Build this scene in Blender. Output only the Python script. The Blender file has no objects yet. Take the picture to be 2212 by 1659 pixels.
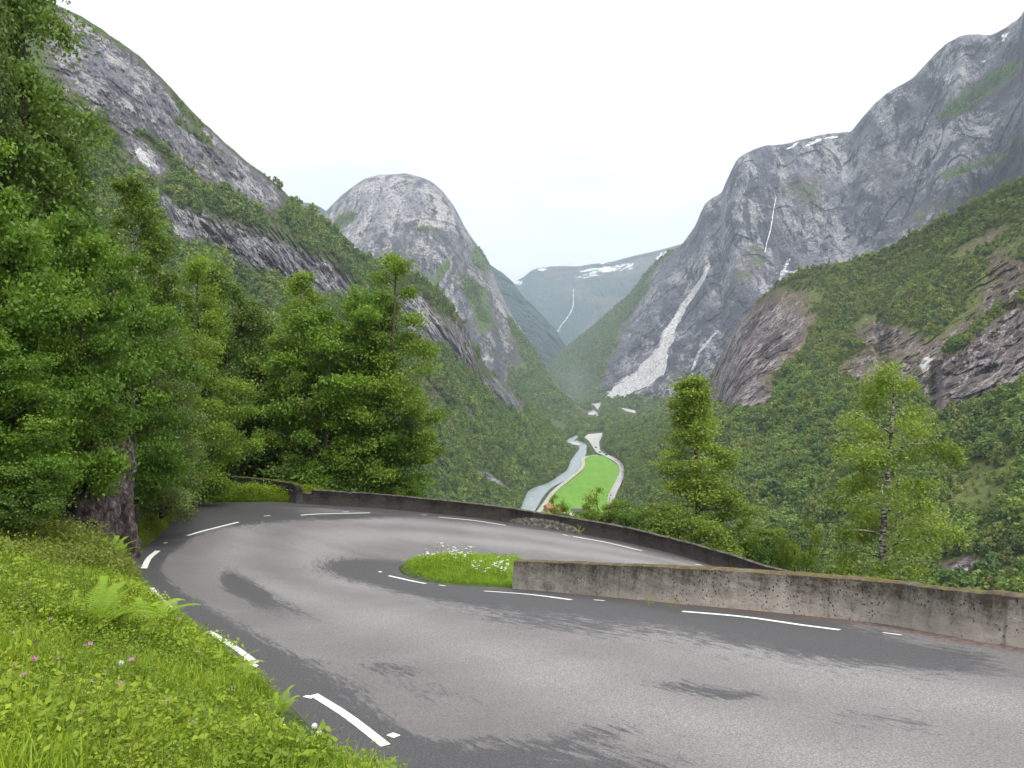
import bpy, math, random
import numpy as np
from mathutils import Vector, Matrix
from mathutils.bvhtree import BVHTree

random.seed(7)
sc = bpy.context.scene
COL = sc.collection

# ------------------------------------------------------------------ camera
FPX = 1720.0; CX = 1106.0; CY = 829.5
PITCH = math.atan((829.5 - 745.0) / FPX)
cam_d = bpy.data.cameras.new('camera'); cam = bpy.data.objects.new('camera', cam_d); COL.objects.link(cam)
cam_d.sensor_width = 36.0; cam_d.lens = 36.0 * FPX / 2212.0
cam_d.clip_start = 0.1; cam_d.clip_end = 40000
cam.location = (0, 0, 0); cam.rotation_euler = (math.pi / 2 - PITCH, 0, 0)
sc.camera = cam

# ------------------------------------------------------------------ light and sky (overcast)
SUN_EL, SUN_AZ = math.radians(50), math.radians(150)      # azimuth from +Y towards +X : behind and right of the camera
world = bpy.data.worlds.new('World'); sc.world = world; world.use_nodes = True
wt = world.node_tree; wt.nodes.clear()
def N(nt, typ, **kw):
    n = nt.nodes.new(typ)
    for k, v in kw.items():
        if k.startswith('i_'): n.inputs[k[2:].replace('_', ' ')].default_value = v
        else: setattr(n, k, v)
    return n
sky = N(wt, 'ShaderNodeTexSky', sky_type='NISHITA', sun_disc=False, sun_elevation=SUN_EL, sun_rotation=SUN_AZ)
bg1 = N(wt, 'ShaderNodeBackground'); bg1.inputs['Strength'].default_value = 0.02
wt.links.new(sky.outputs[0], bg1.inputs['Color'])
tc = N(wt, 'ShaderNodeTexCoord')
sep = N(wt, 'ShaderNodeSeparateXYZ'); wt.links.new(tc.outputs['Generated'], sep.inputs[0])
mp = N(wt, 'ShaderNodeMapping'); mp.inputs['Scale'].default_value = (1.6, 1.0, 5.0)
wt.links.new(tc.outputs['Generated'], mp.inputs[0])
nz = N(wt, 'ShaderNodeTexNoise'); nz.inputs['Scale'].default_value = 2.1; nz.inputs['Detail'].default_value = 6
nz.inputs['Roughness'].default_value = 0.5
wt.links.new(mp.outputs[0], nz.inputs['Vector'])
cr = N(wt, 'ShaderNodeValToRGB')
cr.color_ramp.elements[0].position = 0.42; cr.color_ramp.elements[0].color = (0.78, 0.765, 0.75, 1)
cr.color_ramp.elements[1].position = 0.58; cr.color_ramp.elements[1].color = (1, .985, .965, 1)
wt.links.new(nz.outputs[0], cr.inputs[0])
hr = N(wt, 'ShaderNodeValToRGB'); e_ = hr.color_ramp.elements
for k_, (p_, v_) in enumerate(((0.0, .44), (.13, .47), (.27, .66), (.8, 1.25))):
    if k_ > 1: e_.new(p_)
    e_[k_].position = p_
for k_, v_ in enumerate((.56, .64, .68, 1.2)): e_[k_].color = (v_, v_, v_, 1)
wt.links.new(sep.outputs[2], hr.inputs[0])
bg2 = N(wt, 'ShaderNodeBackground'); wt.links.new(cr.outputs[0], bg2.inputs['Color']); wt.links.new(hr.outputs[0], bg2.inputs['Strength'])
addw = N(wt, 'ShaderNodeAddShader'); wt.links.new(bg1.outputs[0], addw.inputs[0]); wt.links.new(bg2.outputs[0], addw.inputs[1])
wo = N(wt, 'ShaderNodeOutputWorld'); wt.links.new(addw.outputs[0], wo.inputs[0])
sun_d = bpy.data.lights.new('sun', 'SUN'); sun_d.energy = 1.5; sun_d.angle = math.radians(12); sun_d.color = (1, 0.97, 0.92)
sun = bpy.data.objects.new('sun', sun_d); COL.objects.link(sun)
sdir = Vector((math.sin(SUN_AZ) * math.cos(SUN_EL), math.cos(SUN_AZ) * math.cos(SUN_EL), math.sin(SUN_EL)))
sun.rotation_euler = sdir.to_track_quat('Z', 'Y').to_euler()

vs = sc.view_settings
vs.view_transform = 'Standard'; vs.look = 'None'; vs.gamma = 1; vs.use_curve_mapping = False
vs.exposure = 1.08
cy = sc.cycles
cy.max_bounces = 5; cy.diffuse_bounces = 3; cy.glossy_bounces = 2; cy.transmission_bounces = 3; cy.volume_bounces = 0
cy.transparent_max_bounces = 8; cy.use_denoising = True; cy.sample_clamp_indirect = 4
try: cy.denoiser = 'OPENIMAGEDENOISE'
except Exception: pass

# ------------------------------------------------------------------ maths helpers
CP, SP = math.cos(PITCH), math.sin(PITCH)
def raydir(px, py):
    dx = (np.asarray(px, float) - CX) / FPX; dy = (CY - np.asarray(py, float)) / FPX
    Y = CP + dy * SP; Z = -SP + dy * CP
    return dx / Y, Z / Y
def at(px, py, Y):
    a, b = raydir(px, py); return np.stack([a * Y, np.broadcast_to(np.asarray(Y, float), np.shape(a * Y)), b * Y], -1)
def atz(px, py, z):
    a, b = raydir(px, py); Y = z / b; return np.stack([a * Y, Y, b * Y], -1)
def topx(P):
    P = np.asarray(P, float); d = P[..., 1] * CP - P[..., 2] * SP; u = P[..., 1] * SP + P[..., 2] * CP
    return CX + FPX * P[..., 0] / d, CY - FPX * u / d
def _h(ix, iy, iz, seed):
    h = (ix.astype(np.int64) * 374761393 + iy.astype(np.int64) * 668265263 + iz.astype(np.int64) * 2147483647 + seed * 1274126177) & 0xffffffff
    h = ((h ^ (h >> 13)) * 1274126177) & 0xffffffff
    h = ((h ^ (h >> 16)) * 2246822519) & 0xffffffff
    return ((h ^ (h >> 15)) & 0xffffff) / float(0xffffff)
def vnoise(x, y, z, seed=0):
    x, y, z = np.broadcast_arrays(x, y, z)
    fx, fy, fz = np.floor(x), np.floor(y), np.floor(z)
    tx, ty, tz = x - fx, y - fy, z - fz
    tx = tx * tx * (3 - 2 * tx); ty = ty * ty * (3 - 2 * ty); tz = tz * tz * (3 - 2 * tz)
    r = 0
    for a in (0, 1):
        for b in (0, 1):
            for c in (0, 1):
                r = r + (tx if a else 1 - tx) * (ty if b else 1 - ty) * (tz if c else 1 - tz) * _h(fx + a, fy + b, fz + c, seed)
    return r * 2 - 1
def fbm(x, y, z, octv=5, seed=0, gain=0.5, ridged=False):
    s = 0; a = 1.0; f = 1.0; t = 0
    for o in range(octv):
        n = vnoise(x * f + o * 17.3, y * f + o * 9.1, z * f + o * 4.7, seed + o)
        if ridged: n = 1 - 2 * np.abs(n)
        s = s + a * n; t += a; a *= gain; f *= 2.03
    return s / t
def sstep(a, b, x):
    t = np.clip((x - a) / (b - a), 0, 1); return t * t * (3 - 2 * t)
def blobs(PX, PY, L, PW=1.5):
    r = np.zeros(np.shape(PX))
    for cx, cy_, rx, ry, deg, amp in L:
        c, s = math.cos(math.radians(deg)), math.sin(math.radians(deg))
        dx, dy = PX - cx, PY - cy_
        u = (dx * c + dy * s) / rx; v = (-dx * s + dy * c) / ry
        r = r + amp * np.exp(-(u * u + v * v) ** PW)
    return r
def segdist(PX, PY, pts):
    d = np.full(np.shape(PX), 1e9); tt = np.zeros(np.shape(PX)); n = len(pts) - 1
    for i in range(n):
        ax, ay = pts[i][:2]; bx, by = pts[i + 1][:2]
        vx, vy = bx - ax, by - ay
        t = np.clip(((PX - ax) * vx + (PY - ay) * vy) / (vx * vx + vy * vy + 1e-9), 0, 1)
        dd = np.hypot(PX - ax - t * vx, PY - ay - t * vy)
        m = dd < d; d = np.where(m, dd, d); tt = np.where(m, (i + t) / n, tt)
    return d, tt
def bands(PX, PY, L):
    r = np.zeros(np.shape(PX))
    for pts, w0, w1, amp in L:
        d, t = segdist(PX, PY, pts); w = w0 + (w1 - w0) * t
        r = r + amp * np.exp(-(d / w) ** 3)
    return r
def catmull(P, n):
    P = np.asarray(P, float); m = len(P)
    t = np.linspace(0, m - 1, n); i = np.minimum(t.astype(int), m - 2); f = (t - i)[:, None]
    p0 = P[np.maximum(i - 1, 0)]; p1 = P[i]; p2 = P[i + 1]; p3 = P[np.minimum(i + 2, m - 1)]
    return 0.5 * (2 * p1 + (p2 - p0) * f + (2 * p0 - 5 * p1 + 4 * p2 - p3) * f ** 2 + (3 * p1 - p0 - 3 * p2 + p3) * f ** 3)
def inpoly(x, y, poly):
    r = np.zeros(np.shape(x), bool); n = len(poly)
    for i in range(n):
        x1, y1 = poly[i][:2]; x2, y2 = poly[(i + 1) % n][:2]
        c = ((y1 > y) != (y2 > y)) & (x < (x2 - x1) * (y - y1) / (y2 - y1 + 1e-12) + x1)
        r ^= c
    return r

# ------------------------------------------------------------------ mesh helpers
def mesh_np(name, V, F, mat=None, smooth=False, attrs=None):
    V = np.asarray(V, np.float32); F = np.asarray(F, np.int32); k = F.shape[1]
    me = bpy.data.meshes.new(name)
    me.vertices.add(len(V)); me.vertices.foreach_set('co', V.ravel())
    me.loops.add(F.size); me.loops.foreach_set('vertex_index', F.ravel())
    me.polygons.add(len(F)); me.polygons.foreach_set('loop_start', np.arange(0, F.size, k, dtype=np.int32))
    try: me.polygons.foreach_set('loop_total', np.full(len(F), k, np.int32))
    except Exception: pass
    me.polygons.foreach_set('use_smooth', np.full(len(F), smooth, bool))
    for an, av in (attrs or {}).items():
        a = me.attributes.new(an, 'FLOAT', 'POINT'); a.data.foreach_set('value', np.asarray(av, np.float32).ravel())
    me.update(calc_edges=True)
    if mat: me.materials.append(mat)
    return me
def grid_faces(nr, nc):
    i = np.arange(nr - 1)[:, None] * nc + np.arange(nc - 1)[None, :]
    return np.stack([i, i + 1, i + nc + 1, i + nc], -1).reshape(-1, 4)
def link(name, me, parent=None, kind=None, label=None, cat=None, group=None):
    o = bpy.data.objects.new(name, me); COL.objects.link(o)
    if parent: o.parent = parent
    if kind: o['kind'] = kind
    if label: o['label'] = label
    if cat: o['category'] = cat
    if group: o['group'] = group
    return o
def grid_obj(name, G, mat, smooth=True, attrs=None, flip=False, **kw):
    nr, nc = G.shape[:2]; F = grid_faces(nr, nc)
    if flip: F = F[:, ::-1]
    at_ = {k: v.ravel() for k, v in (attrs or {}).items()}
    me = mesh_np(name, G.reshape(-1, 3), F, mat, smooth, at_)
    return link(name, me, **kw)
class MB:
    def __init__(s): s.V = []; s.F = []; s.n = 0
    def add(s, V, F):
        V = np.asarray(V, float)
        for f in F: s.F.append([i + s.n for i in f])
        s.V.extend(V.tolist()); s.n += len(V)
    def box(s, c, d, rz=0.0, taper=1.0, sh=(0, 0)):
        x, y, z = d[0] / 2, d[1] / 2, d[2] / 2; V = []
        for k, (zz, t) in enumerate(((-z, 1), (z, taper))):
            for (a, b) in ((-x, -y), (x, -y), (x, y), (-x, y)):
                a2, b2 = a * t + sh[0] * k, b * t + sh[1] * k
                V.append((c[0] + a2 * math.cos(rz) - b2 * math.sin(rz), c[1] + a2 * math.sin(rz) + b2 * math.cos(rz), c[2] + zz))
        s.add(V, [(0, 3, 2, 1), (4, 5, 6, 7), (0, 1, 5, 4), (1, 2, 6, 5), (2, 3, 7, 6), (3, 0, 4, 7)])
    def tube(s, P, R, k=6, cap=True):
        P = np.asarray(P, float); n = len(P); V = []
        for i in range(n):
            t = P[min(i + 1, n - 1)] - P[max(i - 1, 0)]; t = t / (np.linalg.norm(t) + 1e-9)
            a = np.cross(t, (0.13, 0.97, 0.2)); a /= np.linalg.norm(a) + 1e-9; b = np.cross(t, a)
            for j in range(k):
                w = 2 * math.pi * j / k; V.append(P[i] + R[i] * (a * math.cos(w) + b * math.sin(w)))
        F = [(i * k + j, i * k + (j + 1) % k, (i + 1) * k + (j + 1) % k, (i + 1) * k + j) for i in range(n - 1) for j in range(k)]
        if cap: F += [tuple(range(k))[::-1], tuple((n - 1) * k + j for j in range(k))]
        s.add(V, F)
    def mesh(s, name, mat, smooth=False):
        me = bpy.data.meshes.new(name); me.from_pydata(s.V, [], s.F)
        me.polygons.foreach_set('use_smooth', [smooth] * len(me.polygons)); me.update()
        if mat: me.materials.append(mat)
        return me

# ------------------------------------------------------------------ materials
def newmat(name):
    m = bpy.data.materials.new(name); m.use_nodes = True; nt = m.node_tree
    b = nt.nodes['Principled BSDF']; b.inputs['Roughness'].default_value = 0.9
    b.inputs['Specular IOR Level'].default_value = 0.25
    return m, nt, b
def L(nt, a, b): nt.links.new(a, b)
def noise(nt, vec, scale, detail=4, rough=0.55, dist=0.0):
    n = N(nt, 'ShaderNodeTexNoise'); n.inputs['Scale'].default_value = scale; n.inputs['Detail'].default_value = detail
    n.inputs['Roughness'].default_value = rough; n.inputs['Distortion'].default_value = dist
    if vec is not None: L(nt, vec, n.inputs['Vector'])
    return n.outputs[0]
def mapping(nt, vec, scale=(1, 1, 1), rot=(0, 0, 0)):
    m = N(nt, 'ShaderNodeMapping'); m.inputs['Scale'].default_value = scale; m.inputs['Rotation'].default_value = rot
    L(nt, vec, m.inputs[0]); return m.outputs[0]
def objco(nt): return N(nt, 'ShaderNodeTexCoord').outputs['Object']
def ramp(nt, fac, stops):
    r = N(nt, 'ShaderNodeValToRGB'); e = r.color_ramp.elements
    while len(e) < len(stops): e.new(0.5)
    for i, (p, c) in enumerate(stops):
        e[i].position = p; c = (c, c, c) if not hasattr(c, '__len__') else c; e[i].color = (*c, 1)
    if fac is not None: L(nt, fac, r.inputs[0])
    return r.outputs[0]
def mix(nt, fac, a, b, mode='MIX'):
    m = N(nt, 'ShaderNodeMix', data_type='RGBA', blend_type=mode)
    for s, v in ((0, fac), (6, a), (7, b)):
        if hasattr(v, 'is_linked') or hasattr(v, 'links'): L(nt, v, m.inputs[s])
        elif s == 0: m.inputs[0].default_value = v
        else: m.inputs[s].default_value = (*v, 1)
    return m.outputs[2]
def math_(nt, op, a, b=0.0, clamp=False):
    m = N(nt, 'ShaderNodeMath', operation=op, use_clamp=clamp)
    for s, v in ((0, a), (1, b)):
        if hasattr(v, 'links'): L(nt, v, m.inputs[s])
        else: m.inputs[s].default_value = v
    return m.outputs[0]
def attr(nt, name): 
    a = N(nt, 'ShaderNodeAttribute'); a.attribute_name = name; return a.outputs['Fac']
def bump(nt, b, h, strength, dist):
    n = N(nt, 'ShaderNodeBump'); n.inputs['Strength'].default_value = strength; n.inputs['Distance'].default_value = dist
    L(nt, h, n.inputs['Height']); L(nt, n.outputs[0], b.inputs['Normal'])

def rock_mat(name, S, dark=(.055, .055, .065), mid=(.17, .17, .185), light=(.40, .40, .41), veg=(.045, .085, .02), veg2=(.10, .16, .035), brown=(.10, .085, .06), streak=(1, 1, .13), lowc=0.38, highc=0.66, soil=0.35, az=0.0):
    m, nt, b = newmat(name); co = objco(nt)
    def fallmap(sx, sy, sz):
        m_ = N(nt, 'ShaderNodeMapping', vector_type='TEXTURE'); m_.inputs['Rotation'].default_value = (0, 0, math.radians(az)); m_.inputs['Scale'].default_value = (1 / sx, 1 / sy, 1 / sz); L(nt, co, m_.inputs[0]); return m_.outputs[0]
    st = fallmap(*streak); st2 = fallmap(streak[0], streak[1], streak[2] * 1.6)
    n1 = noise(nt, st, 1.0 / (5.5 * S), 9, 0.74, 0.25)
    nb = noise(nt, st2, 1.0 / (15 * S), 9, 0.70, 0.4)
    n2 = noise(nt, co, 1.0 / (90 * S), 4, 0.6, 0.5)
    n3 = noise(nt, co, 1.0 / (2.3 * S), 6, 0.75)
    f = math_(nt, 'ADD', math_(nt, 'MULTIPLY', n2, 0.55), math_(nt, 'MULTIPLY', n3, 0.45))
    col = ramp(nt, f, [(.40, tuple(x * .5 for x in mid)), (.5, mid), (.60, tuple(x * 1.6 for x in mid))])
    lm = ramp(nt, math_(nt, 'ADD', nb, math_(nt, 'MULTIPLY', math_(nt, 'SUBTRACT', n3, 0.5), 0.55)), [(highc - .12, 0.0), (highc, .9)])
    col = mix(nt, lm, col, light)
    sp_ = noise(nt, fallmap(streak[0], streak[1] * 1.5, min(1, streak[2] * 2.5)), 1.0 / (1.9 * S), 4, 0.8)
    col = mix(nt, ramp(nt, sp_, [(.38, .8), (.47, 0.0)]), col, dark)
    col = mix(nt, ramp(nt, sp_, [(.60, 0.0), (.68, .55)]), col, light)
    dm = ramp(nt, math_(nt, 'ADD', n1, math_(nt, 'MULTIPLY', math_(nt, 'SUBTRACT', n2, 0.5), 0.3)), [(lowc, .95), (lowc + .05, 0.0)])
    col = mix(nt, dm, col, dark)
    # soil / low heath between rock and wood
    va = attr(nt, 'veg')
    vn = noise(nt, co, 1.0 / (7 * S), 7, 0.72)
    vf = math_(nt, 'ADD', va, math_(nt, 'MULTIPLY', math_(nt, 'SUBTRACT', vn, 0.5), 1.7))
    bf = ramp(nt, vf, [(soil - .12, 0.0), (soil + .1, 0.85)])
    col = mix(nt, bf, col, brown)
    gf = ramp(nt, vf, [(0.47, 0.0), (0.57, 1.0)])
    gc = mix(nt, ramp(nt, noise(nt, co, 1.0 / (2.6 * S), 5, 0.7), [(.38, 0.0), (.62, 1.0)]), veg, veg2)
    col = mix(nt, gf, col, gc)
    # pale rubble
    la = attr(nt, 'lite'); lf = math_(nt, 'ADD', la, math_(nt, 'MULTIPLY', math_(nt, 'SUBTRACT', n3, 0.5), 1.1))
    lc = ramp(nt, n3, [(.35, (.25, .245, .24)), (.6, (.68, .67, .66))])
    col = mix(nt, ramp(nt, lf, [(.42, 0.0), (.56, 1.0)]), col, lc)
    sa = attr(nt, 'snow'); sf = math_(nt, 'ADD', sa, math_(nt, 'MULTIPLY', math_(nt, 'SUBTRACT', noise(nt, mapping(nt, co, (.5, 1, 2.2)), 1.0 / (11 * S), 7, .65), 0.5), 2.6))
    col = mix(nt, ramp(nt, sf, [(.5, 0.0), (.56, 1.0)]), col, (.82, .84, .87))
    L(nt, col, b.inputs['Base Color'])
    h = math_(nt, 'ADD', math_(nt, 'MULTIPLY', n1, 1.2), math_(nt, 'ADD', math_(nt, 'MULTIPLY', n3, 0.6), math_(nt, 'MULTIPLY', nb, 1.0)))
    bump(nt, b, h, 0.7, 4.0 * S)
    return m
def leaf_mat(name, c0, c1, c2, trans=0.3, rand=0.5, rough=0.55, spec=0.35, patch=0.0):
    """tone attribute 0..1 picks the leaf colour; every tree or tuft also differs a little"""
    m, nt, b = newmat(name)
    t = attr(nt, 'tone'); oi = N(nt, 'ShaderNodeObjectInfo')
    f = math_(nt, 'ADD', math_(nt, 'MULTIPLY', t, 1 - rand), math_(nt, 'MULTIPLY', oi.outputs['Random'], rand))
    if patch:
        g_ = N(nt, 'ShaderNodeNewGeometry'); f = math_(nt, 'ADD', f, math_(nt, 'MULTIPLY', math_(nt, 'SUBTRACT', noise(nt, g_.outputs['Position'], 1 / patch, 4, .65), .5), 1.0))
    col = ramp(nt, f, [(0.1, c0), (0.5, c1), (0.92, c2)])
    b.inputs['Roughness'].default_value = rough; b.inputs['Specular IOR Level'].default_value = spec
    L(nt, col, b.inputs['Base Color'])
    if trans > 0:
        tr = N(nt, 'ShaderNodeBsdfTranslucent'); tcol = mix(nt, 1.0, col, (1.25, 1.2, .6), 'MULTIPLY'); L(nt, tcol, tr.inputs['Color'])
        mx = N(nt, 'ShaderNodeMixShader'); mx.inputs[0].default_value = trans
        L(nt, b.outputs[0], mx.inputs[1]); L(nt, tr.outputs[0], mx.inputs[2])
        L(nt, mx.outputs[0], nt.nodes['Material Output'].inputs['Surface'])
    return m
def plain(name, c0, c1=None, scale=5.0, rough=0.9, bumpd=0.0, spec=0.25):
    m, nt, b = newmat(name); b.inputs['Roughness'].default_value = rough; b.inputs['Specular IOR Level'].default_value = spec
    c1 = c1 or tuple(x * .7 for x in c0)
    n = noise(nt, objco(nt), scale, 6, .65)
    L(nt, ramp(nt, n, [(.35, c0), (.65, c1)]), b.inputs['Base Color'])
    if bumpd: bump(nt, b, n, .6, bumpd)
    return m

# ------------------------------------------------------------------ scatter (only for uncountable stuff)
def scatter(name, P, S, R, protos, label=None, cat=None):
    me = bpy.data.meshes.new(name); n = len(P)
    me.vertices.add(n); me.vertices.foreach_set('co', np.asarray(P, np.float32).ravel())
    a = me.attributes.new('isc', 'FLOAT_VECTOR', 'POINT'); a.data.foreach_set('vector', np.asarray(S, np.float32).ravel())
    a = me.attributes.new('irot', 'FLOAT_VECTOR', 'POINT'); a.data.foreach_set('vector', np.asarray(R, np.float32).ravel())
    a = me.attributes.new('iidx', 'INT', 'POINT'); a.data.foreach_set('value', np.random.RandomState(n).randint(0, len(protos), n).astype(np.int32))
    me.update()
    o = link(name, me, kind='stuff', label=label, cat=cat)
    ng = bpy.data.node_groups.new(name + '_nodes', 'GeometryNodeTree')
    ng.interface.new_socket('Geometry', in_out='INPUT', socket_type='NodeSocketGeometry')
    ng.interface.new_socket('Geometry', in_out='OUTPUT', socket_type='NodeSocketGeometry')
    gi = ng.nodes.new('NodeGroupInput'); go = ng.nodes.new('NodeGroupOutput')
    ip = ng.nodes.new('GeometryNodeInstanceOnPoints'); ip.inputs['Pick Instance'].default_value = True
    ng.links.new(gi.outputs[0], ip.inputs['Points'])
    j = ng.nodes.new('GeometryNodeJoinGeometry')
    for p in protos:
        oi = ng.nodes.new('GeometryNodeObjectInfo'); oi.inputs['Object'].default_value = p; oi.inputs['As Instance'].default_value = True
        ng.links.new(oi.outputs['Geometry'], j.inputs[0])
    ng.links.new(j.outputs[0], ip.inputs['Instance'])
    def na(nm, ty):
        x = ng.nodes.new('GeometryNodeInputNamedAttribute'); x.data_type = ty; x.inputs['Name'].default_value = nm
        return x.outputs['Attribute']
    ng.links.new(na('iidx', 'INT'), ip.inputs['Instance Index'])
    ng.links.new(na('irot', 'FLOAT_VECTOR'), ip.inputs['Rotation'])
    ng.links.new(na('isc', 'FLOAT_VECTOR'), ip.inputs['Scale'])
    ng.links.new(ip.outputs[0], go.inputs[0])
    md = o.modifiers.new('scatter', 'NODES'); md.node_group = ng
    return o
def proto(name, me): return bpy.data.objects.new(name, me)
def quads_from(C, U, Vv, tone):
    """leaf quads: centre C, half axes U, Vv; a rhombus-like leaf"""
    n = len(C); V = np.empty((n, 4, 3)); V[:, 0] = C - U; V[:, 1] = C + Vv * .9 - U * .1; V[:, 2] = C + U; V[:, 3] = C - Vv * .9 - U * .1
    F = np.arange(n * 4).reshape(n, 4); return V.reshape(-1, 3), F, np.repeat(tone, 4)
def unit(v): return v / (np.linalg.norm(v, axis=-1, keepdims=True) + 1e-9)
# ================================================================== SETTING
FLOOR_Z = -150.0
# ------------------------------------------------------------------ road ribbon : outer edge / inner edge stations
def PZ(px, py, z): return atz(px, py, z).tolist()
OUT = [[14, -14, -2.0], [8, -5, -2.9], [3.2, 2.2, -3.8], PZ(780, 1659, -4.7), PZ(600, 1500, -5.0), PZ(470, 1395, -5.2), PZ(375, 1325, -5.45), PZ(312, 1268, -5.8),
       PZ(286, 1222, -6.25), PZ(306, 1190, -6.65), PZ(350, 1147, -7.15), PZ(400, 1103, -7.7), PZ(440, 1087, -7.95), PZ(520, 1085, -8.1), PZ(608, 1085, -8.2), PZ(726, 1093, -8.5),
       PZ(814, 1098, -8.8), PZ(924, 1108, -9.2), PZ(1075, 1125, -9.6), PZ(1308, 1163, -10.3), PZ(1455, 1197, -10.7), PZ(1568, 1230, -11.1), PZ(1735, 1276, -11.7), [25, 36.5, -13.4], [34, 34.5, -15.5], [46, 31, -18]]
INN = [[26, -8, -2.2], [20, 1, -3.1], [13.5, 7.5, -4.0], PZ(2212, 1399, -4.79), PZ(1855, 1341, -5.37), PZ(1455, 1303, -5.8), PZ(1105, 1271, -7.0), PZ(960, 1262, -7.03),
       PZ(880, 1244, -7.05), PZ(862, 1229, -7.1), PZ(868, 1222, -7.15), PZ(878, 1217, -7.2), PZ(892, 1212, -7.25), PZ(915, 1208, -7.35), PZ(945, 1205, -7.5), PZ(985, 1204, -7.7),
       PZ(1030, 1204, -7.9), PZ(1090, 1208, -8.2), PZ(1160, 1214, -8.6), PZ(1290, 1226, -9.3), PZ(1450, 1243, -10.0), [10.5, 33.2, -10.8], [14.5, 31.6, -11.6], [21, 29.5, -13.3], [29, 27, -15.2], [40, 23.5, -17.8]]
NS = 560; NT = 56
oc = catmull(OUT, NS); ic = catmull(INN, NS)
tt = np.linspace(0, 1, NT)
RG = oc[:, None, :] * (1 - tt)[None, :, None] + ic[:, None, :] * tt[None, :, None]
RG[..., 2] += 0.015 * fbm(RG[..., 0] * .5, RG[..., 1] * .5, 0 * RG[..., 0], 3, 5)
rpx, rpy = topx(RG)
rpx = np.where(RG[..., 1] < 3, 1500, rpx); rpy = np.where(RG[..., 1] < 3, 2600, rpy)
wet = 1.0 * blobs(rpx, rpy, [(820, 1228, 125, 22, 3, 1.1), (930, 1266, 150, 20, 10, 1.0), (545, 1284, 74, 26, 38, 0.78), (500, 1262, 30, 22, 30, .5),
    (520, 1114, 150, 24, -6, 1.1), (395, 1150, 95, 26, -38, .95), (760, 1115, 150, 10, -2, .75), (1160, 1292, 300, 24, 5, .85), (1500, 1322, 330, 28, 5, .72),
    (1730, 1380, 190, 38, 8, .78), (2010, 1420, 220, 34, 8, .7), (850, 1445, 110, 20, 8, .56), (1485, 1487, 110, 18, 8, .60), (960, 1500, 160, 20, 8, .42), (1900, 1560, 200, 30, 5, .44), (1200, 1350, 240, 22, 6, .42), (1600, 1500, 60, 12, 5, .5), (1240, 1600, 190, 34, -12, .62),
    (1050, 1640, 260, 34, 4, .62), (1020, 1600, 60, 10, -8, .5), (1020, 1127, 190, 9, 6, .62), (1420, 1195, 150, 16, 12, .55), (640, 1318, 120, 16, 25, .45), (1330, 1660, 200, 26, -5, .55), (1750, 1440, 420, 60, 8, 0.20), (1350, 1345, 420, 30, 5, .22)], 0.9)
ed = tt[None, :] * 9.0 + 0 * rpx          # metres in from the outer edge, about
wet = wet + .95 * (1 - sstep(.35, 1.25, ed)) * sstep(2, 3.2, np.linspace(0, len(OUT) - 1, NS))[:, None]
trackx = np.exp(-((tt[None, :] - .36) / .10) ** 2) * .8 + np.exp(-((tt[None, :] - .68) / .11) ** 2) + 0 * rpx
redd = np.exp(-((1 - tt[None, :]) / .045) ** 2) * (sstep(2.2, 3.0, np.linspace(0, len(OUT) - 1, NS)) * (1 - sstep(5.0, 6.3, np.linspace(0, len(OUT) - 1, NS))))[:, None]
redd = redd + .5 * np.exp(-(tt[None, :] / .035) ** 2)
sarr = np.cumsum(np.r_[0, np.linalg.norm(np.diff(RG[:, NT // 2], axis=0), axis=1)])[:, None] + 0 * rpx

m_road, nt, b = newmat('asphalt')
co = objco(nt)
cxy = N(nt, 'ShaderNodeCombineXYZ'); L(nt, attr(nt, 'along'), cxy.inputs[0]); L(nt, math_(nt, 'MULTIPLY', attr(nt, 'across'), 9.0), cxy.inputs[1])
agg = noise(nt, co, 38, 5, .8); fine = noise(nt, co, 9, 6, .75)
big = noise(nt, cxy.outputs[0], .35, 4, .6)
strk = noise(nt, mapping(nt, cxy.outputs[0], (1.0, 5.5, 1)), 1.1, 7, .7)
brk = noise(nt, mapping(nt, cxy.outputs[0], (3.2, 15, 1)), 1.0, 9, .78, .5)
wf = math_(nt, 'ADD', attr(nt, 'wet'), math_(nt, 'ADD', math_(nt, 'MULTIPLY', math_(nt, 'SUBTRACT', strk, .5), 1.1), math_(nt, 'MULTIPLY', math_(nt, 'SUBTRACT', brk, .5), 2.1)))
wm = ramp(nt, wf, [(.38, 0.0), (.49, .55), (.64, 1.0)])
dry = mix(nt, ramp(nt, math_(nt, 'ADD', math_(nt, 'MULTIPLY', attr(nt, 'track'), .32), math_(nt, 'MULTIPLY', big, .6)), [(.25, 0.0), (.62, 1.0)]), (.168, .159, .157), (.290, .277, .275))
dry = mix(nt, ramp(nt, agg, [(.40, .85), (.58, 0.0)]), dry, (.095, .09, .092))
dry = mix(nt, ramp(nt, fine, [(.62, 0.0), (.72, .35)]), dry, (.34, .33, .33))
wetc = mix(nt, ramp(nt, agg, [(.45, 0.0), (.72, 1.0)]), (.052, .051, .054), (.125, .122, .122))
col = mix(nt, wm, dry, wetc)
rd = math_(nt, 'ADD', attr(nt, 'red'), math_(nt, 'MULTIPLY', math_(nt, 'SUBTRACT', fine, .5), 3.2))
col = mix(nt, ramp(nt, rd, [(.55, 0.0), (1.0, .85)]), col, (.12, .062, .042))
L(nt, col, b.inputs['Base Color'])
L(nt, ramp(nt, wm, [(0, .88), (1, .62)]), b.inputs['Roughness'])
bump(nt, b, math_(nt, 'ADD', agg, math_(nt, 'MULTIPLY', fine, .6)), .5, .012)
road = grid_obj('road', RG, m_road, attrs={'wet': wet, 'track': trackx, 'red': redd, 'along': sarr, 'across': tt[None, :] + 0 * rpx}, kind='structure', flip=True)
rbvh = BVHTree.FromPolygons([Vector(v) for v in RG.reshape(-1, 3)], grid_faces(NS, NT).tolist())
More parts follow.
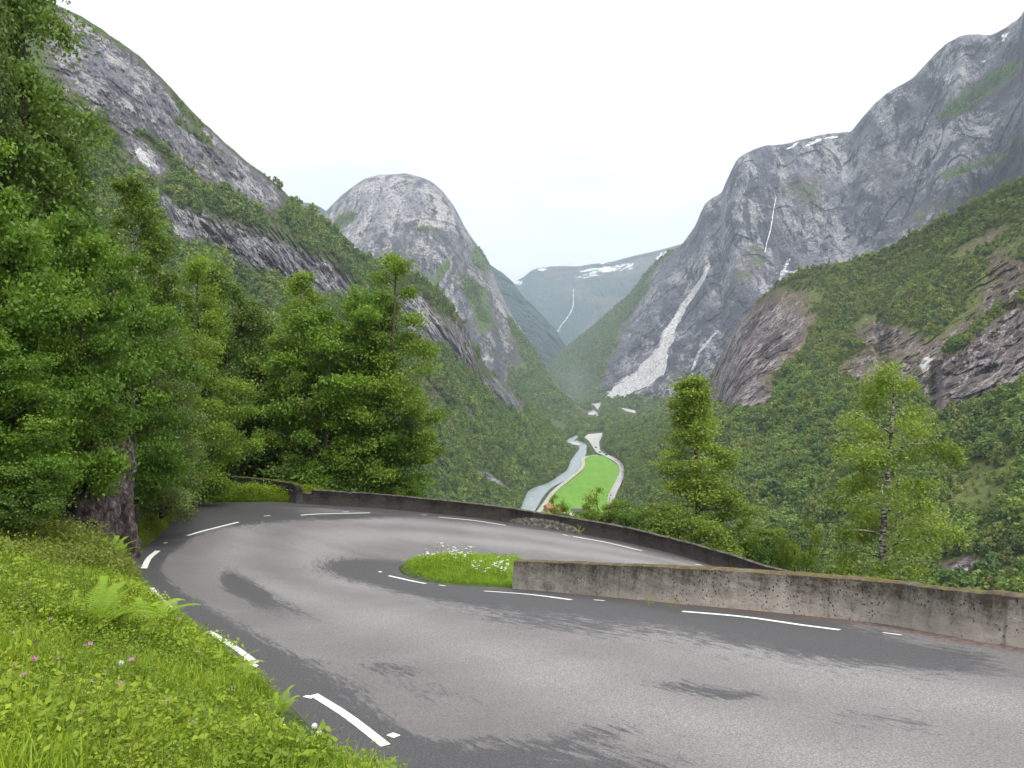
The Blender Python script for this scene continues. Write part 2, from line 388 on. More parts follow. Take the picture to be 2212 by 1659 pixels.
def hit_road(px, py):
    a, b_ = raydir(px, py); h = rbvh.ray_cast(Vector((0, 0, 0)), Vector((float(a), 1, float(b_))).normalized())
    return np.array(h[0]) if h[0] else None

# ------------------------------------------------------------------ painted dashes (children of the road)
m_paint, nt, b = newmat('road_paint'); b.inputs['Roughness'].default_value = .6
co = objco(nt); n1 = noise(nt, co, 30, 6, .8); n2 = noise(nt, co, 5, 4, .7)
L(nt, mix(nt, ramp(nt, math_(nt, 'ADD', math_(nt, 'MULTIPLY', n1, .6), math_(nt, 'MULTIPLY', n2, .4)), [(.555, 0.0), (.66, .85)]), (.74, .74, .71), (.2, .2, .2)), b.inputs['Base Color'])
def dash(pts, w=0.13):
    P = [hit_road(*p) for p in pts]
    if any(p is None for p in P): return
    C = catmull(P, 24) if len(P) > 2 else np.linspace(P[0], P[1], 10)
    T = np.gradient(C, axis=0); T[:, 2] = 0; T = unit(T); Nn = np.stack([-T[:, 1], T[:, 0], 0 * T[:, 0]], 1)
    G = []
    for s in np.linspace(-1, 1, 5):
        Q = C + Nn * w / 2 * s * (1 + .06 * fbm(np.arange(len(C)) * .9, 0 * C[:, 0], 0 * C[:, 0], 2, int(pts[0][0]))[:, None])
        for k in range(len(Q)):
            h = rbvh.ray_cast(Vector((Q[k][0], Q[k][1], Q[k][2] + 1)), Vector((0, 0, -1)))
            if h[0]: Q[k][2] = h[0][2] + .006
        G.append(Q)
    grid_obj('road_marking', np.array(G), m_paint, parent=road)
for p, w in [([(678, 1501), (752, 1548), (833, 1611)], .125), ([(450, 1364), (500, 1394), (552, 1432)], .12), ([(327, 1270), (345, 1292), (378, 1322)], .12),
          ([(341, 1190), (322, 1206), (311, 1228)], .16), ([(405, 1157), (455, 1143), (515, 1128)], .14), ([(650, 1113), (725, 1109.5), (799, 1108)], .15),
          ([(947, 1117), (1020, 1124), (1092, 1135)], .15), ([(1238, 1159), (1310, 1172), (1386, 1190)], .15), ([(820, 1230), (842, 1221), (876, 1218)], .13),
          ([(840, 1244), (880, 1253), (920, 1261)], .13), ([(1046, 1277), (1140, 1284), (1234, 1296)], .13), ([(1474, 1321), (1640, 1337), (1814, 1361)], .12),
          ([(658, 1504), (676, 1508)], .08), ([(842, 1586), (858, 1592)], .11), ([(544, 1435), (553, 1440)], .10), ([(1283, 1296), (1306, 1298)], .08), ([(1907, 1367), (1947, 1372)], .06),
          ([(948, 1264), (962, 1266)], .09), ([(570, 1115), (584, 1114)], .1), ([(910, 1111.5), (922, 1112.5)], .1), ([(1215, 1155), (1226, 1157)], .1), ([(1502, 1219), (1515, 1221)], .1), ([(374, 1325), (384, 1328)], .1),
          ([(355, 1174), (360, 1172)], .1), ([(818, 1235), (824, 1236)], .12), ([(740, 1106), (754, 1105.6)], .08)]:
    dash(p, w)
# a small faded leftover of the old paint on the near wall side
# ------------------------------------------------------------------ walls
def wall_mat(name, base, dark, moss, topmoss, scale=1.0, pits=.5, lightn=.62):
    m, nt, b = newmat(name); co = objco(nt)
    n1 = noise(nt, mapping(nt, co, (1, 1, .35)), 2.2 * scale, 7, .72); n2 = noise(nt, co, 14 * scale, 6, .8); n3 = noise(nt, mapping(nt, co, (1, 1, 7)), 1.2, 4, .6)
    f = math_(nt, 'ADD', math_(nt, 'MULTIPLY', n1, .5), math_(nt, 'ADD', math_(nt, 'MULTIPLY', n2, .3), math_(nt, 'MULTIPLY', n3, .2)))
    ht = attr(nt, 'hgt')     # 0 at the foot .. 1 at the coping: weathering starts under the coping
    f = math_(nt, 'ADD', f, math_(nt, 'MULTIPLY', math_(nt, 'SUBTRACT', .5, ht), .26))
    col = ramp(nt, f, [(.36, dark), (.5, base), (lightn, tuple(min(1, c * 1.5) for c in base))])
    pv = N(nt, 'ShaderNodeTexVoronoi'); pv.inputs['Scale'].default_value = 16; L(nt, mapping(nt, co, (1, 1, .7)), pv.inputs['Vector'])
    pmask = noise(nt, co, 1.3, 4, .6)
    pf = math_(nt, 'MULTIPLY', ramp(nt, pv.outputs['Distance'], [(.16, 1.0), (.30, 0.0)]), ramp(nt, math_(nt, 'ADD', pmask, math_(nt, 'MULTIPLY', noise(nt, co, 25, 2, .5), .35)), [(.66, 0.0), (.74, 1.0)]))
    col = mix(nt, math_(nt, 'MULTIPLY', pf, pits), col, (.035, .022, .018))
    jt = ramp(nt, attr(nt, 'joint'), [(.3, 0.0), (.9, .5)]); col = mix(nt, jt, col, (.05, .045, .04))
    g = N(nt, 'ShaderNodeNewGeometry'); sp = N(nt, 'ShaderNodeSeparateXYZ'); L(nt, g.outputs['Normal'], sp.inputs[0])
    mf = math_(nt, 'ADD', math_(nt, 'MULTIPLY', sp.outputs[2], .9), math_(nt, 'MULTIPLY', math_(nt, 'SUBTRACT', noise(nt, co, 3.5, 6, .75), .5), 1.7))
    mc = mix(nt, ramp(nt, noise(nt, co, 8, 5, .7), [(.42, 0.0), (.6, 1.0)]), moss, topmoss)
    col = mix(nt, ramp(nt, mf, [(.62, 0.0), (.95, .9)]), col, mc)
    L(nt, col, b.inputs['Base Color']); b.inputs['Roughness'].default_value = .95
    bump(nt, b, math_(nt, 'SUBTRACT', math_(nt, 'ADD', n1, n2), math_(nt, 'MULTIPLY', pf, .8)), .8, .03)
    return m
m_conc = wall_mat('weathered_concrete', (.255, .232, .205), (.070, .058, .046), (.10, .085, .045), (.17, .125, .035), pits=.9)
m_stone = wall_mat('dark_lichened_concrete', (.034, .030, .027), (.010, .009, .009), (.15, .14, .12), (.085, .07, .035), scale=.8, pits=.3, lightn=.66)
m_mossy = wall_mat('mossy_concrete', (.040, .036, .030), (.012, .011, .010), (.09, .11, .02), (.07, .09, .02), scale=.8, pits=.2)
def wall(name, C, side, hts, thick, mat, deep=1.0, joints=(), seed=0, cap=.06, **kw):
    """C: foot line (n,3); side +1/-1 : which side the thickness goes; hts: height per point"""
    n = len(C); T = np.gradient(C, axis=0); T[:, 2] = 0; T = unit(T); Nn = np.stack([-T[:, 1], T[:, 0], 0 * T[:, 0]], 1) * side
    prof = [(0, -deep, 0)] + [(.02 * (1 - v), v, v) for v in np.linspace(-.05, 1, 14)[:-1]]
    rows = []; hg = []
    arc = np.cumsum(np.r_[0, np.linalg.norm(np.diff(C, axis=0), axis=1)])
    jn = np.zeros(n)
    for j in joints: jn = np.maximum(jn, np.exp(-((arc - j) / .022) ** 2))
    def row(off, z, h, wob):
        Q = C + Nn * off; Q = Q.copy(); Q[:, 2] += z
        w = wob * fbm(arc * 2.5, np.full(n, h * 3.3 + 3 * off), np.full(n, seed + 0.0), 4, seed); Q += Nn * w[:, None]
        Q[:, 2] += wob * .7 * fbm(arc * 3.3, np.full(n, h * 2.1), np.full(n, seed + 9.0), 4, seed) * (h > .9)
        rows.append(Q); hg.append(np.full(n, h))
    row(0, -deep, 0, 0)
    for v in np.linspace(-.04, .95, 14): row(.05 * v, v * hts, v, .022)
    for o_, z_ in ((.04, .985), (.08, 1.0)): row(o_ + .01, z_ * hts, z_, .022)
    for o_ in np.linspace(.15, thick - .06, 6): row(o_, hts * 1.0 + .012, 1.0, .03)
    row(thick - .01, hts * .98, .98, .02)
    for v in (.7, .4, .1): row(thick, v * hts, v, .02)
    row(thick, -deep, 0, 0)
    G = np.array(rows); hg = np.array(hg)
    m, k = G.shape[:2]
    # end caps
    V = G.reshape(-1, 3); F = grid_faces(m, k).tolist()
    caps = []
    H = hg.ravel(); J = np.tile(jn, m)
    for e in (0, k - 1):
        idx = [r * k + e for r in range(m)]; caps.append(idx if e == 0 else idx[::-1])
    me = bpy.data.meshes.new(name)
    Fs = [f if side > 0 else f[::-1] for f in F] + [c if side > 0 else c[::-1] for c in caps]
    me.from_pydata(V.tolist(), [], Fs); 
    for an, av in (('hgt', H), ('joint', J)):
        a = me.attributes.new(an, 'FLOAT', 'POINT'); a.data.foreach_set('value', av.astype(np.float32))
    me.materials.append(mat); me.update()
    return link(name, me, **kw)
st = np.linspace(0, len(OUT) - 1, NS)
# near parapet: along the inner edge from behind the camera's right to the end at the island
sel = (st > .6) & (st <= 6.0)
Cn = ic[sel][::-1].copy(); nearC = catmull(Cn[::4], 420)
wall('concrete_parapet', nearC + np.array([0, 0, -.02]), -1 if False else 1, np.full(len(nearC), .82), .34, m_conc, deep=.6, joints=[4.5, 9.6, 13.2, 17.0, 21], seed=3,
     label='pitted grey concrete parapet with orange moss on top beside the upper lane', cat='wall')
sel = (st >= 14.15) & (st < 24.5)
Co = catmull(oc[sel][::3], 560)
arc = np.cumsum(np.r_[0, np.linalg.norm(np.diff(Co, axis=0), axis=1)])
hts = np.full(len(Co), .76)
cpx, _ = topx(Co)
hts = np.where(cpx < 674, .56, hts) - .05 * np.exp(-((cpx - 757) / 7.0) ** 2); hts += .02 * fbm(arc * .7, 0 * arc, 0 * arc, 3, 4)
hts = np.where(cpx < 645, .62, hts)
wall('stone_parapet', Co, 1, hts, .36, m_stone, deep=3.0, joints=[8.5, 19.4, 26, 33], seed=11, label='long blackened wall with a pale crumbling patch along the outer edge of the lower lane', cat='wall')
ru = catmull([PZ(640, 1088, -8.25), PZ(600, 1080, -8.3), PZ(550, 1072, -8.3), PZ(495, 1064, -8.35)], 120)
rh = np.interp(np.linspace(0, 1, 120), [0, .05, .1, .5, 1], [.70, .9, 1.0, 1.0, .9])
wall('ruined_wall', ru, -1, rh, .4, m_mossy, deep=1.0, seed=21, label='low broken wall end under green moss, half buried in weeds beneath the trees', cat='wall')
# rubble facing at the foot of the outer wall
m_rub, nt, b = newmat('crumbled_mortar'); co = objco(nt)
n1 = noise(nt, co, 6, 7, .8); L(nt, ramp(nt, n1, [(.38, (.045, .042, .037)), (.52, (.105, .098, .085)), (.64, (.25, .235, .20))]), b.inputs['Base Color']); bump(nt, b, n1, .9, .05)
sel = (cpx > 1095) & (cpx < 1262); Cr = catmull(Co[sel], 200)
T = unit(np.gradient(Cr, axis=0)); Nn = np.stack([T[:, 1], -T[:, 0], 0 * T[:, 0]], 1)
G = []
e = np.sin(np.linspace(0, math.pi, 200)) ** .4
for k, v in enumerate(np.linspace(0, 1, 12)):
    off = .11 * (1 - v) ** .8 * e - .02; Q = Cr + Nn * off[:, None]; Q[:, 2] += v * .52 * e - .03
    Q += Nn * (.07 * e * fbm(np.arange(200) * .22, np.full(200, v * 4), 0 * e, 4, 31, .6))[:, None]
    G.append(Q)
grid_obj('rubble_facing', np.array(G), m_rub, label='pale crumbling mortar facing at the foot of the dark outer wall', cat='rubble', flip=False)

# ------------------------------------------------------------------ near ground: island/verge, bank, skirt
m_soil, nt, b = newmat('soil_and_roots'); co = objco(nt)
n1 = noise(nt, co, 3.0, 7, .75)
L(nt, ramp(nt, n1, [(.35, (.03, .035, .012)), (.52, (.06, .09, .02)), (.66, (.10, .085, .05))]), b.inputs['Base Color']); bump(nt, b, n1, .8, .08)
# verge between the two inner edges (island tip -> retaining slope behind the parapet)
A = ic[(st >= 0.3) & (st <= 9.5)][::-1]; B = ic[(st >= 9.5) & (st <= 25)]
A = catmull(A[::4], 160); B = catmull(B[::4], 160)
# pair by arc length in the first metres, where both are short
aa = np.cumsum(np.r_[0, np.linalg.norm(np.diff(A, axis=0), axis=1)]); bb = np.cumsum(np.r_[0, np.linalg.norm(np.diff(B, axis=0), axis=1)])
ss = np.linspace(0, 1, 160) ** 1.6
A2 = np.stack([np.interp(ss * aa[-1], aa, A[:, k]) for k in range(3)], 1); B2 = np.stack([np.interp(ss * bb[-1], bb, B[:, k]) for k in range(3)], 1)
tv = np.linspace(-.02, 1.02, 30)
VG = A2[:, None] * (1 - tv)[None, :, None] + B2[:, None] * tv[None, :, None]
wd = np.linalg.norm(A2 - B2, axis=1)[:, None]
VG[..., 2] += np.sin(np.clip(tv, 0, 1) * math.pi)[None, :] ** .6 * np.minimum(wd * .08, .16) * (1 - sstep(20, 40, np.arange(160)))[:, None] * 1.0 - .02
VG[..., 2] += .03 * fbm(VG[..., 0] * 1.3, VG[..., 1] * 1.3, 0 * VG[..., 0], 4, 8)
VG[:, 0, 2] -= .08; VG[:, -1, 2] -= .08
grid_obj('verge', VG, m_soil, kind='structure')

BANK = [  # station on outer edge, then points outward (X,Y,Z)
 (1.0, [[3, -6, -1.5], [-3, -6, .5], [-12, -6, 4], [-30, -6, 9]]),
 (2.2, [[1.0, 2.0, -2.9], [-1.6, 1.6, -2.0], [-8, 0, 1.2], [-28, 0, 7]]),
 (3.0, [PZ(620, 1659, -4.15), PZ(300, 1659, -3.35), [-8, 4.2, -1.0], [-27, 3, 5]]),
 (4.0, [PZ(440, 1470, -4.5), PZ(150, 1440, -3.7), [-10.5, 7.5, -1.5], [-28, 8, 4]]),
 (5.0, [PZ(350, 1375, -4.8), PZ(80, 1340, -3.95), [-13, 10.5, -1.9], [-30, 12, 3]]),
 (6.0, [PZ(280, 1305, -5.1), PZ(40, 1262, -4.2), [-16, 13.5, -2.3], [-32, 16, 2.5]]),
 (7.0, [PZ(250, 1250, -5.5), PZ(60, 1200, -4.7), [-18.5, 17, -2.6], [-34, 20, 2]]),
 (8.0, [PZ(235, 1205, -5.95), PZ(110, 1160, -5.2), [-21, 21, -2.9], [-36, 25, 1]]),
 (9.0, [PZ(262, 1180, -6.5), PZ(190, 1150, -6.1), [-23, 26, -3.4], [-38, 30, 0]]),
 (10., [PZ(318, 1140, -7.0), PZ(270, 1120, -6.7), [-25, 31, -4.2], [-41, 36, -1]]),
 (11., [PZ(372, 1094, -7.6), PZ(320, 1072, -7.2), [-27, 38, -5.5], [-44, 44, -3]]),
 (12., [PZ(425, 1076, -7.95), PZ(400, 1060, -7.9), [-26, 48, -7], [-42, 56, -6]]),
 (13., [PZ(515, 1078, -8.2), PZ(505, 1072, -8.5), [-20, 54, -9], [-24, 74, -20]]),
 (14., [PZ(606, 1081, -8.5), PZ(602, 1078, -9.0), [-14, 54, -11.5], [-13, 76, -26]]),
 (14.8, [PZ(700, 1080, -9.2), PZ(700, 1082, -10.5), [-10, 54, -14], [-8, 78, -30]])]
bs = np.array([r[0] for r in BANK]); bp = np.array([r[1] for r in BANK], float)
NBS = 220; q = np.linspace(bs[0], bs[-1], NBS)
edge = np.stack([np.interp(q, st, oc[:, k]) for k in range(3)], 1)
def smooth_rows(P):   # catmull with the station as parameter
    fine = catmull(P, 400); fs = np.interp(np.linspace(0, len(bs) - 1, 400), np.arange(len(bs)), bs)
    return np.stack([np.interp(q, fs, fine[:, k]) for k in range(3)], 1)
rowsB = [edge + [0, 0, .0]] + [smooth_rows(bp[:, k]) for k in range(4)]
rowsB = np.array(rowsB)          # 5 x NBS x 3
NB = 90; w = np.linspace(0, 1, NB) ** 1.6 * 4
BG = np.stack([catmull(rowsB[:, j], 201)[np.clip((w / 4 * 200).round().astype(int), 0, 200)] for j in range(NBS)], 0)   # NBS x NB x 3
rough = sstep(0, 1, w)[None, :]
BG[..., 2] += rough * (.10 * fbm(BG[..., 0] * .9, BG[..., 1] * .9, 0 * BG[..., 0], 5, 12) + .25 * sstep(1.5, 4, w)[None, :] * fbm(BG[..., 0] * .2, BG[..., 1] * .2, 0 * BG[..., 0], 4, 14))
BG[:, 0, 2] -= .12
bank = grid_obj('bank', BG, m_soil, kind='structure', flip=True)
# under the outer wall the mountainside drops to the valley
SK0 = oc[(st >= 13.6)][::6]; T = np.gradient(SK0, axis=0); T[:, 2] = 0; T = unit(T); Nn = np.stack([-T[:, 1], T[:, 0], 0 * T[:, 0]], 1)
if np.mean(Nn[:, 1]) < 0: Nn = -Nn
SG = [SK0 - [0, 0, .6] + Nn * .1, SK0 + Nn * .7 - [0, 0, .9]]
for d_, z_ in ((5, -4), (14, -12), (40, -38), (110, -85), (260, -138), (520, -152)):
    Q = SK0 + unit(Nn * .6 + np.array([.25, .75, 0])) * d_; Q[:, 2] = SK0[:, 2] * max(0, 1 - d_ / 200) + z_; SG.append(Q)
SG = np.array(SG); SG = np.stack([catmull(SG[:, j], 90) for j in range(SG.shape[1])], 1)
SG[..., 2] += sstep(8, 30, np.arange(90))[:, None] * 1.2 * fbm(SG[..., 0] * .08, SG[..., 1] * .08, 0 * SG[..., 0], 4, 15)
grid_obj('hillside', SG, m_soil, kind='structure')
# ground under the upper road towards the camera's back, and a far skirt
G = np.array([[[x, y, -1.0 - 4.2 * sstep(-30, 8, y) - .02 * (x + 20) - 60 * sstep(14, 60, x)] for x in np.linspace(-40, 80, 40)] for y in np.linspace(-60, 0, 20)], float)
grid_obj('ground', G, m_soil, kind='structure', flip=False)

# ------------------------------------------------------------------ mountains
S_ALL = {}
def layer(name, T, B, nu, nv, mat, g=1.0, disp=None, masks=None, top_rough=(1.5, 30), gfun=None, back=(1.25, -.35), kind='structure', vpow=1.0):
    px0, px1 = T[0][0], T[-1][0]
    PXc = np.linspace(px0, px1, nu); v = np.linspace(0, 1, nv) ** vpow
    T = np.array(T, float); B = np.array(B, float)
    yt = np.interp(PXc, T[:, 0], T[:, 1]); Yt = np.interp(PXc, T[:, 0], T[:, 2]); yb = np.interp(PXc, B[:, 0], B[:, 1]); Yb = np.interp(PXc, B[:, 0], B[:, 2])
    k = max(1, int(nu / (px1 - px0) * 8)); ker = np.hanning(2 * k + 3); ker /= ker.sum()
    sm = lambda a: np.convolve(np.pad(a, k + 1, mode='edge'), ker, 'valid')
    yt, Yt, yb, Yb = sm(yt), sm(Yt), sm(yb), sm(Yb)
    yt = yt + top_rough[0] * fbm(PXc / top_rough[1], 0 * PXc, 0 * PXc, 5, len(name), .6)
    yb = np.maximum(yb, yt + 1)
    PX = PXc[None, :] + 0 * v[:, None]; PY = yt[None, :] * (1 - v[:, None]) + yb[None, :] * v[:, None]
    gv = v[:, None] ** g if gfun is None else gfun(PX, PY, v[:, None])
    Y = 1 / ((1 - gv) / Yt[None, :] + gv / Yb[None, :])
    P = at(PX, PY, Y)
    if disp is not None:
        d = disp(PX, PY, P); fade = sstep(0, .05, v)[:, None]
        P = P * (1 + (d * (0.35 + .65 * fade))[..., None] / Y[..., None])
    # the far side of the mountain, so that it is a body and not a sheet
    bk = []
    for f_ in (.25, .6, 1.0):
        Q = P[0].copy(); s_ = 1 + (back[0] - 1) * f_; Q[:, 0] *= s_; Q[:, 1] *= s_; Q[:, 2] = P[0][:, 2] + back[1] * P[0][:, 1] * f_ ** 1.5; bk.append(Q)
    G = np.concatenate([np.array(bk[::-1]), P], 0)
    at_ = {}
    mk = masks(PX, PY, P) if masks else {}
    for nm in ('veg', 'lite', 'snow'):
        a = mk.get(nm, np.zeros(PX.shape)) + 0 * PX
        at_[nm] = np.concatenate([np.repeat(a[:1], 3, 0), a], 0)
    grid_obj(name, G, mat, attrs=at_, kind=kind, flip=False)
    S_ALL[name] = dict(P=P, PX=PX, PY=PY, veg=at_['veg'][3:], lite=at_['lite'][3:])
    return P

M1 = rock_mat('left_mountain_rock', 1.0, dark=(.05, .05, .06), mid=(.125, .121, .138), light=(.40, .39, .39), streak=(1, .6, .5), az=45, highc=.59, lowc=.435, veg=(.050, .075, .022), veg2=(.095, .135, .035), brown=(.095, .088, .062), soil=.30)
MD = rock_mat('dome_rock', 4.0, dark=(.060, .062, .075), mid=(.155, .153, .166), light=(.43, .42, .41), streak=(1, .35, .22), lowc=.445, highc=.585)
M5 = rock_mat('cliff_rock', 3.6, dark=(.040, .040, .055), mid=(.108, .104, .124), light=(.37, .36, .375), streak=(1, .22, .14), lowc=.45, highc=.60)
M6 = rock_mat('near_cliff_rock', .8, dark=(.035, .028, .03), mid=(.125, .098, .098), light=(.40, .36, .35), streak=(1, .45, .35), az=-45, lowc=.44, highc=.60, veg=(.080, .104, .024), veg2=(.145, .18, .042), brown=(.135, .105, .06), soil=.28)
MF = rock_mat('far_slope_haze_tint', 9, streak=(1, .3, .3), dark=(.04, .05, .06), mid=(.07, .09, .07), light=(.14, .15, .14), veg=(.016, .048, .042), veg2=(.028, .070, .056))  # vegetation colours shifted blue: distance haze painted in, on top of the haze volume

# left mountain -----------------------------------------------------
T1 = [(-420, -480, 560), (-200, -270, 600), (0, -60, 640), (75, -12, 650), (130, 12, 655), (220, 62, 670), (300, 122, 685), (370, 190, 700), (420, 245, 715), (470, 292, 730), (520, 338, 745), (560, 368, 760), (600, 402, 775), (650, 438, 795), (700, 472, 815),
      (740, 505, 835), (767, 537, 850), (800, 556, 865), (850, 574, 880), (885, 587, 895), (920, 600, 910), (955, 632, 930), (990, 668, 960), (1020, 715, 1000), (1045, 775, 1050), (1085, 815, 1100), (1120, 848, 1150), (1160, 885, 1210), (1200, 920, 1270), (1232, 940, 1320)]
T1 = [(x, y + (10 if x > 640 else 0), Y) for x, y, Y in T1]
B1 = [(-420, 1500, 150), (0, 1400, 220), (300, 1300, 300), (600, 1250, 380), (880, 1190, 560), (1090, 1160, 625), (1124, 1100, 727), (1144, 1060, 815), (1180, 1046, 855), (1204, 1030, 900), (1226, 1012, 960), (1232, 990, 1055)]
def d1(PX, PY, P):
    x, y, z = P[..., 0], P[..., 1], P[..., 2]
    r = 26 * fbm(x / 120, y / 120, z / 120, 6, 41, .52) + 7 * fbm(x / 22, y / 22, z / 40, 5, 43, .6, True)
    r += 5 * fbm(x / 40, y / 40, z / 22, 4, 44, .5) * sstep(650, 300, PY) + 4 * fbm(x / 12, y / 12, z / 14, 4, 46, .6)
    cliff = blobs(PX, PY, [(560, 535, 200, 60, 22, 1), (960, 720, 90, 120, 45, .7)])
    r += cliff * 14 * fbm(x / 16, y / 16, z / 90, 5, 45, .6, True)
    # ribs and gullies running down to the river
    cc = .77 * PX - .64 * PY; al = .64 * PX + .77 * PY; low = sstep(420, 640, PY + .25 * (PX - 700))
    r += low * (20 * fbm(cc / 42, al / 260, 0 * PX, 4, 47, .5, True) + 7 * fbm(cc / 14, al / 90, 0 * PX, 4, 48, .5, True))
    dd = bands(PX, PY, [([(900, 760), (960, 900), (1060, 1040)], 14, 30, 1), ([(880, 930), (960, 1000), (1040, 1080)], 14, 24, .8)])
    return r + 10 * dd
def k1(PX, PY, P):
    n = fbm(PX / 60, PY / 60, 0 * PX, 5, 51)
    v = .98 - .98 * sstep(560, 480, PY + .55 * (420 - PX) * (PX < 420) + 90 * n) * 1
    rock = blobs(PX, PY, [(400, 290, 280, 150, 48, 1.0), (250, 130, 200, 120, 45, 1.), (560, 420, 110, 40, 40, .75), (560, 540, 165, 34, 20, .95), (690, 600, 100, 46, 25, .8), (600, 590, 120, 40, 20, .35),
        (985, 740, 46, 95, -35, 1.0), (900, 690, 34, 66, -30, .95), (1030, 700, 26, 60, -30, .6), (1075, 840, 44, 28, 40, .85), (890, 640, 50, 30, 0, .6), (940, 850, 24, 60, -35, .8), (1120, 880, 34, 20, 30, .85), (1010, 890, 14, 40, -35, .7), (385, 480, 30, 60, -35, .9), (330, 340, 60, 20, 45, .9), (900, 870, 30, 40, -20, .45), (1180, 925, 18, 10, 0, .45)])
    v = 1.0 - rock
    v += bands(PX, PY, [([(160, 22), (240, 78), (320, 140), (380, 212), (428, 262)], 10, 15, 1.1), ([(430, 255), (520, 330), (600, 395), (700, 470)], 7, 11, .6), ([(300, 205), (360, 235)], 14, 9, .8), ([(300, 290), (350, 330), (400, 420)], 18, 28, .85), ([(380, 262), (450, 300)], 11, 8, .8),
        ([(420, 410), (520, 450), (640, 470), (740, 520)], 26, 26, .55), ([(300, 250), (400, 250)], 6, 6, .4), ([(430, 300), (480, 330)], 10, 6, .4)])
    n2_ = fbm(PX / 22, PY / 14, 0 * PX, 5, 52)
    v += .22 * n + .30 * n2_ + .16 * sstep(150, 330, PY)
    lite = blobs(PX, PY, [(318, 345, 34, 16, 50, .50), (300, 330, 14, 30, -30, .30), (352, 362, 22, 8, 30, .35), (398, 470, 10, 40, -30, .42), (1055, 1040, 60, 7, 32, .0)]) 
    br = blobs(PX, PY, [(1062, 1038, 66, 13, 33, 1.15), (895, 980, 28, 8, 40, 1.1), (1125, 1015, 22, 7, 30, .9), (945, 1010, 30, 6, 40, .8)])
    return dict(veg=np.clip(v - br, -.3, 1.1), lite=lite)
layer('mountain', T1, B1, 1150, 760, M1, disp=d1, masks=k1, top_rough=(6, 45), gfun=lambda PX, PY, v: v ** 1.15)

# dome ---------------------------------------------------------------
T2 = [(600, 560, 2900), (660, 500, 2800), (697, 463, 2750), (718, 442, 2700), (740, 420, 2660), (765, 402, 2620), (790, 386, 2600), (820, 378, 2590), (850, 376, 2580), (876, 374, 2580), (905, 381, 2580), (935, 394, 2580), (960, 416, 2570), (978, 440, 2560), (992, 465, 2550), (1003, 488, 2530), (1018, 510, 2500), (1035, 535, 2480),
      (1055, 566, 2440), (1075, 612, 2400), (1092, 655, 2350), (1112, 692, 2300), (1135, 722, 2230), (1152, 756, 2150), (1172, 795, 2060), (1195, 838, 1960), (1225, 862, 1880), (1262, 884, 1780), (1270, 889, 1770)]
B2_ = [(600, 1000, 1500), (1150, 1000, 1500), (1200, 960, 1420), (1232, 936, 1400), (1255, 903, 1600), (1270, 890, 1750)]
def d2(PX, PY, P):
    x, y, z = P[..., 0], P[..., 1], P[..., 2]
    r = 45 * fbm(x / 300, y / 300, z / 300, 5, 61) + 13 * fbm(x / 42, y / 130, z / 190, 6, 62, .5, True) + 14 * fbm(x / 26, y / 26, z / 50, 5, 63, .6)
    ledge = bands(PX, PY, [([(790, 480), (880, 470), (1000, 500)], 9, 7, 1), ([(960, 560), (900, 640)], 8, 8, 1)])
    return r + 3 * ledge
def k2(PX, PY, P):
    n = fbm(PX / 40, PY / 40, 0 * PX, 5, 71)
    v = blobs(PX, PY, [(745, 475, 30, 16, -35, .75), (910, 495, 60, 10, 8, .5), (1040, 560, 24, 40, -30, .75), (1000, 610, 40, 22, 40, .5), (1035, 640, 32, 36, 10, .62), (950, 590, 11, 42, 35, .75), (1050, 690, 34, 30, 30, .6), (1150, 830, 34, 60, -38, .8), (1210, 895, 60, 34, 25, 1.2), (1120, 740, 20, 40, -30, .55), (1090, 840, 70, 40, 30, .5), (1140, 920, 60, 50, 0, 1.1), (1180, 800, 30, 60, -30, .6), (1080, 770, 30, 10, 30, .5)])
    v += bands(PX, PY, [([(900, 470), (960, 478), (1010, 500)], 3, 3, .35), ([(1100, 690), (1140, 760), (1190, 850)], 8, 20, .5)]) + .2 * n
    return dict(veg=v, lite=blobs(PX, PY, [(830, 545, 26, 18, 0, .3), (905, 480, 40, 3, 8, .4)]))
layer('dome_mountain', T2, B2_, 640, 560, MD, disp=d2, masks=k2, top_rough=(3, 40), gfun=lambda PX, PY, v: np.clip(.55 * v ** .5 + .45 * v ** 1.5, 0, 1))

# small hill left of the dome ------------------------------------------
layer('far_hill', [(560, 436, 4300), (640, 437, 4200), (665, 438, 4200), (690, 446, 4200), (710, 460, 4200), (800, 500, 4200)], [(560, 640, 3500), (800, 640, 3500)], 160, 50, MF, masks=lambda a, b_, c: dict(veg=.9 + 0 * a), top_rough=(1, 40))
# spur right behind the dome --------------------------------------------
T3 = [(960, 480, 4700), (1040, 555, 4600), (1065, 576, 4600), (1085, 588, 4550), (1110, 612, 4500), (1130, 640, 4450), (1150, 658, 4400), (1175, 684, 4350), (1200, 712, 4300), (1215, 738, 4280), (1226, 750, 4250), (1240, 775, 4230)]
layer('spur', T3, [(960, 900, 3300), (1160, 820, 3500), (1200, 812, 3700), (1240, 800, 4100)], 420, 300, MF, disp=lambda a, b_, P: 120 * fbm(P[..., 0] / 500, P[..., 1] / 500, P[..., 2] / 500, 6, 81) + 60 * fbm(P[..., 0] / 110, P[..., 1] / 110, P[..., 2] / 260, 5, 82, .6, True), masks=lambda a, b_, c: dict(veg=.85 + .35 * fbm(a / 20, b_ / 20, 0 * a, 5, 83)), top_rough=(2, 30))
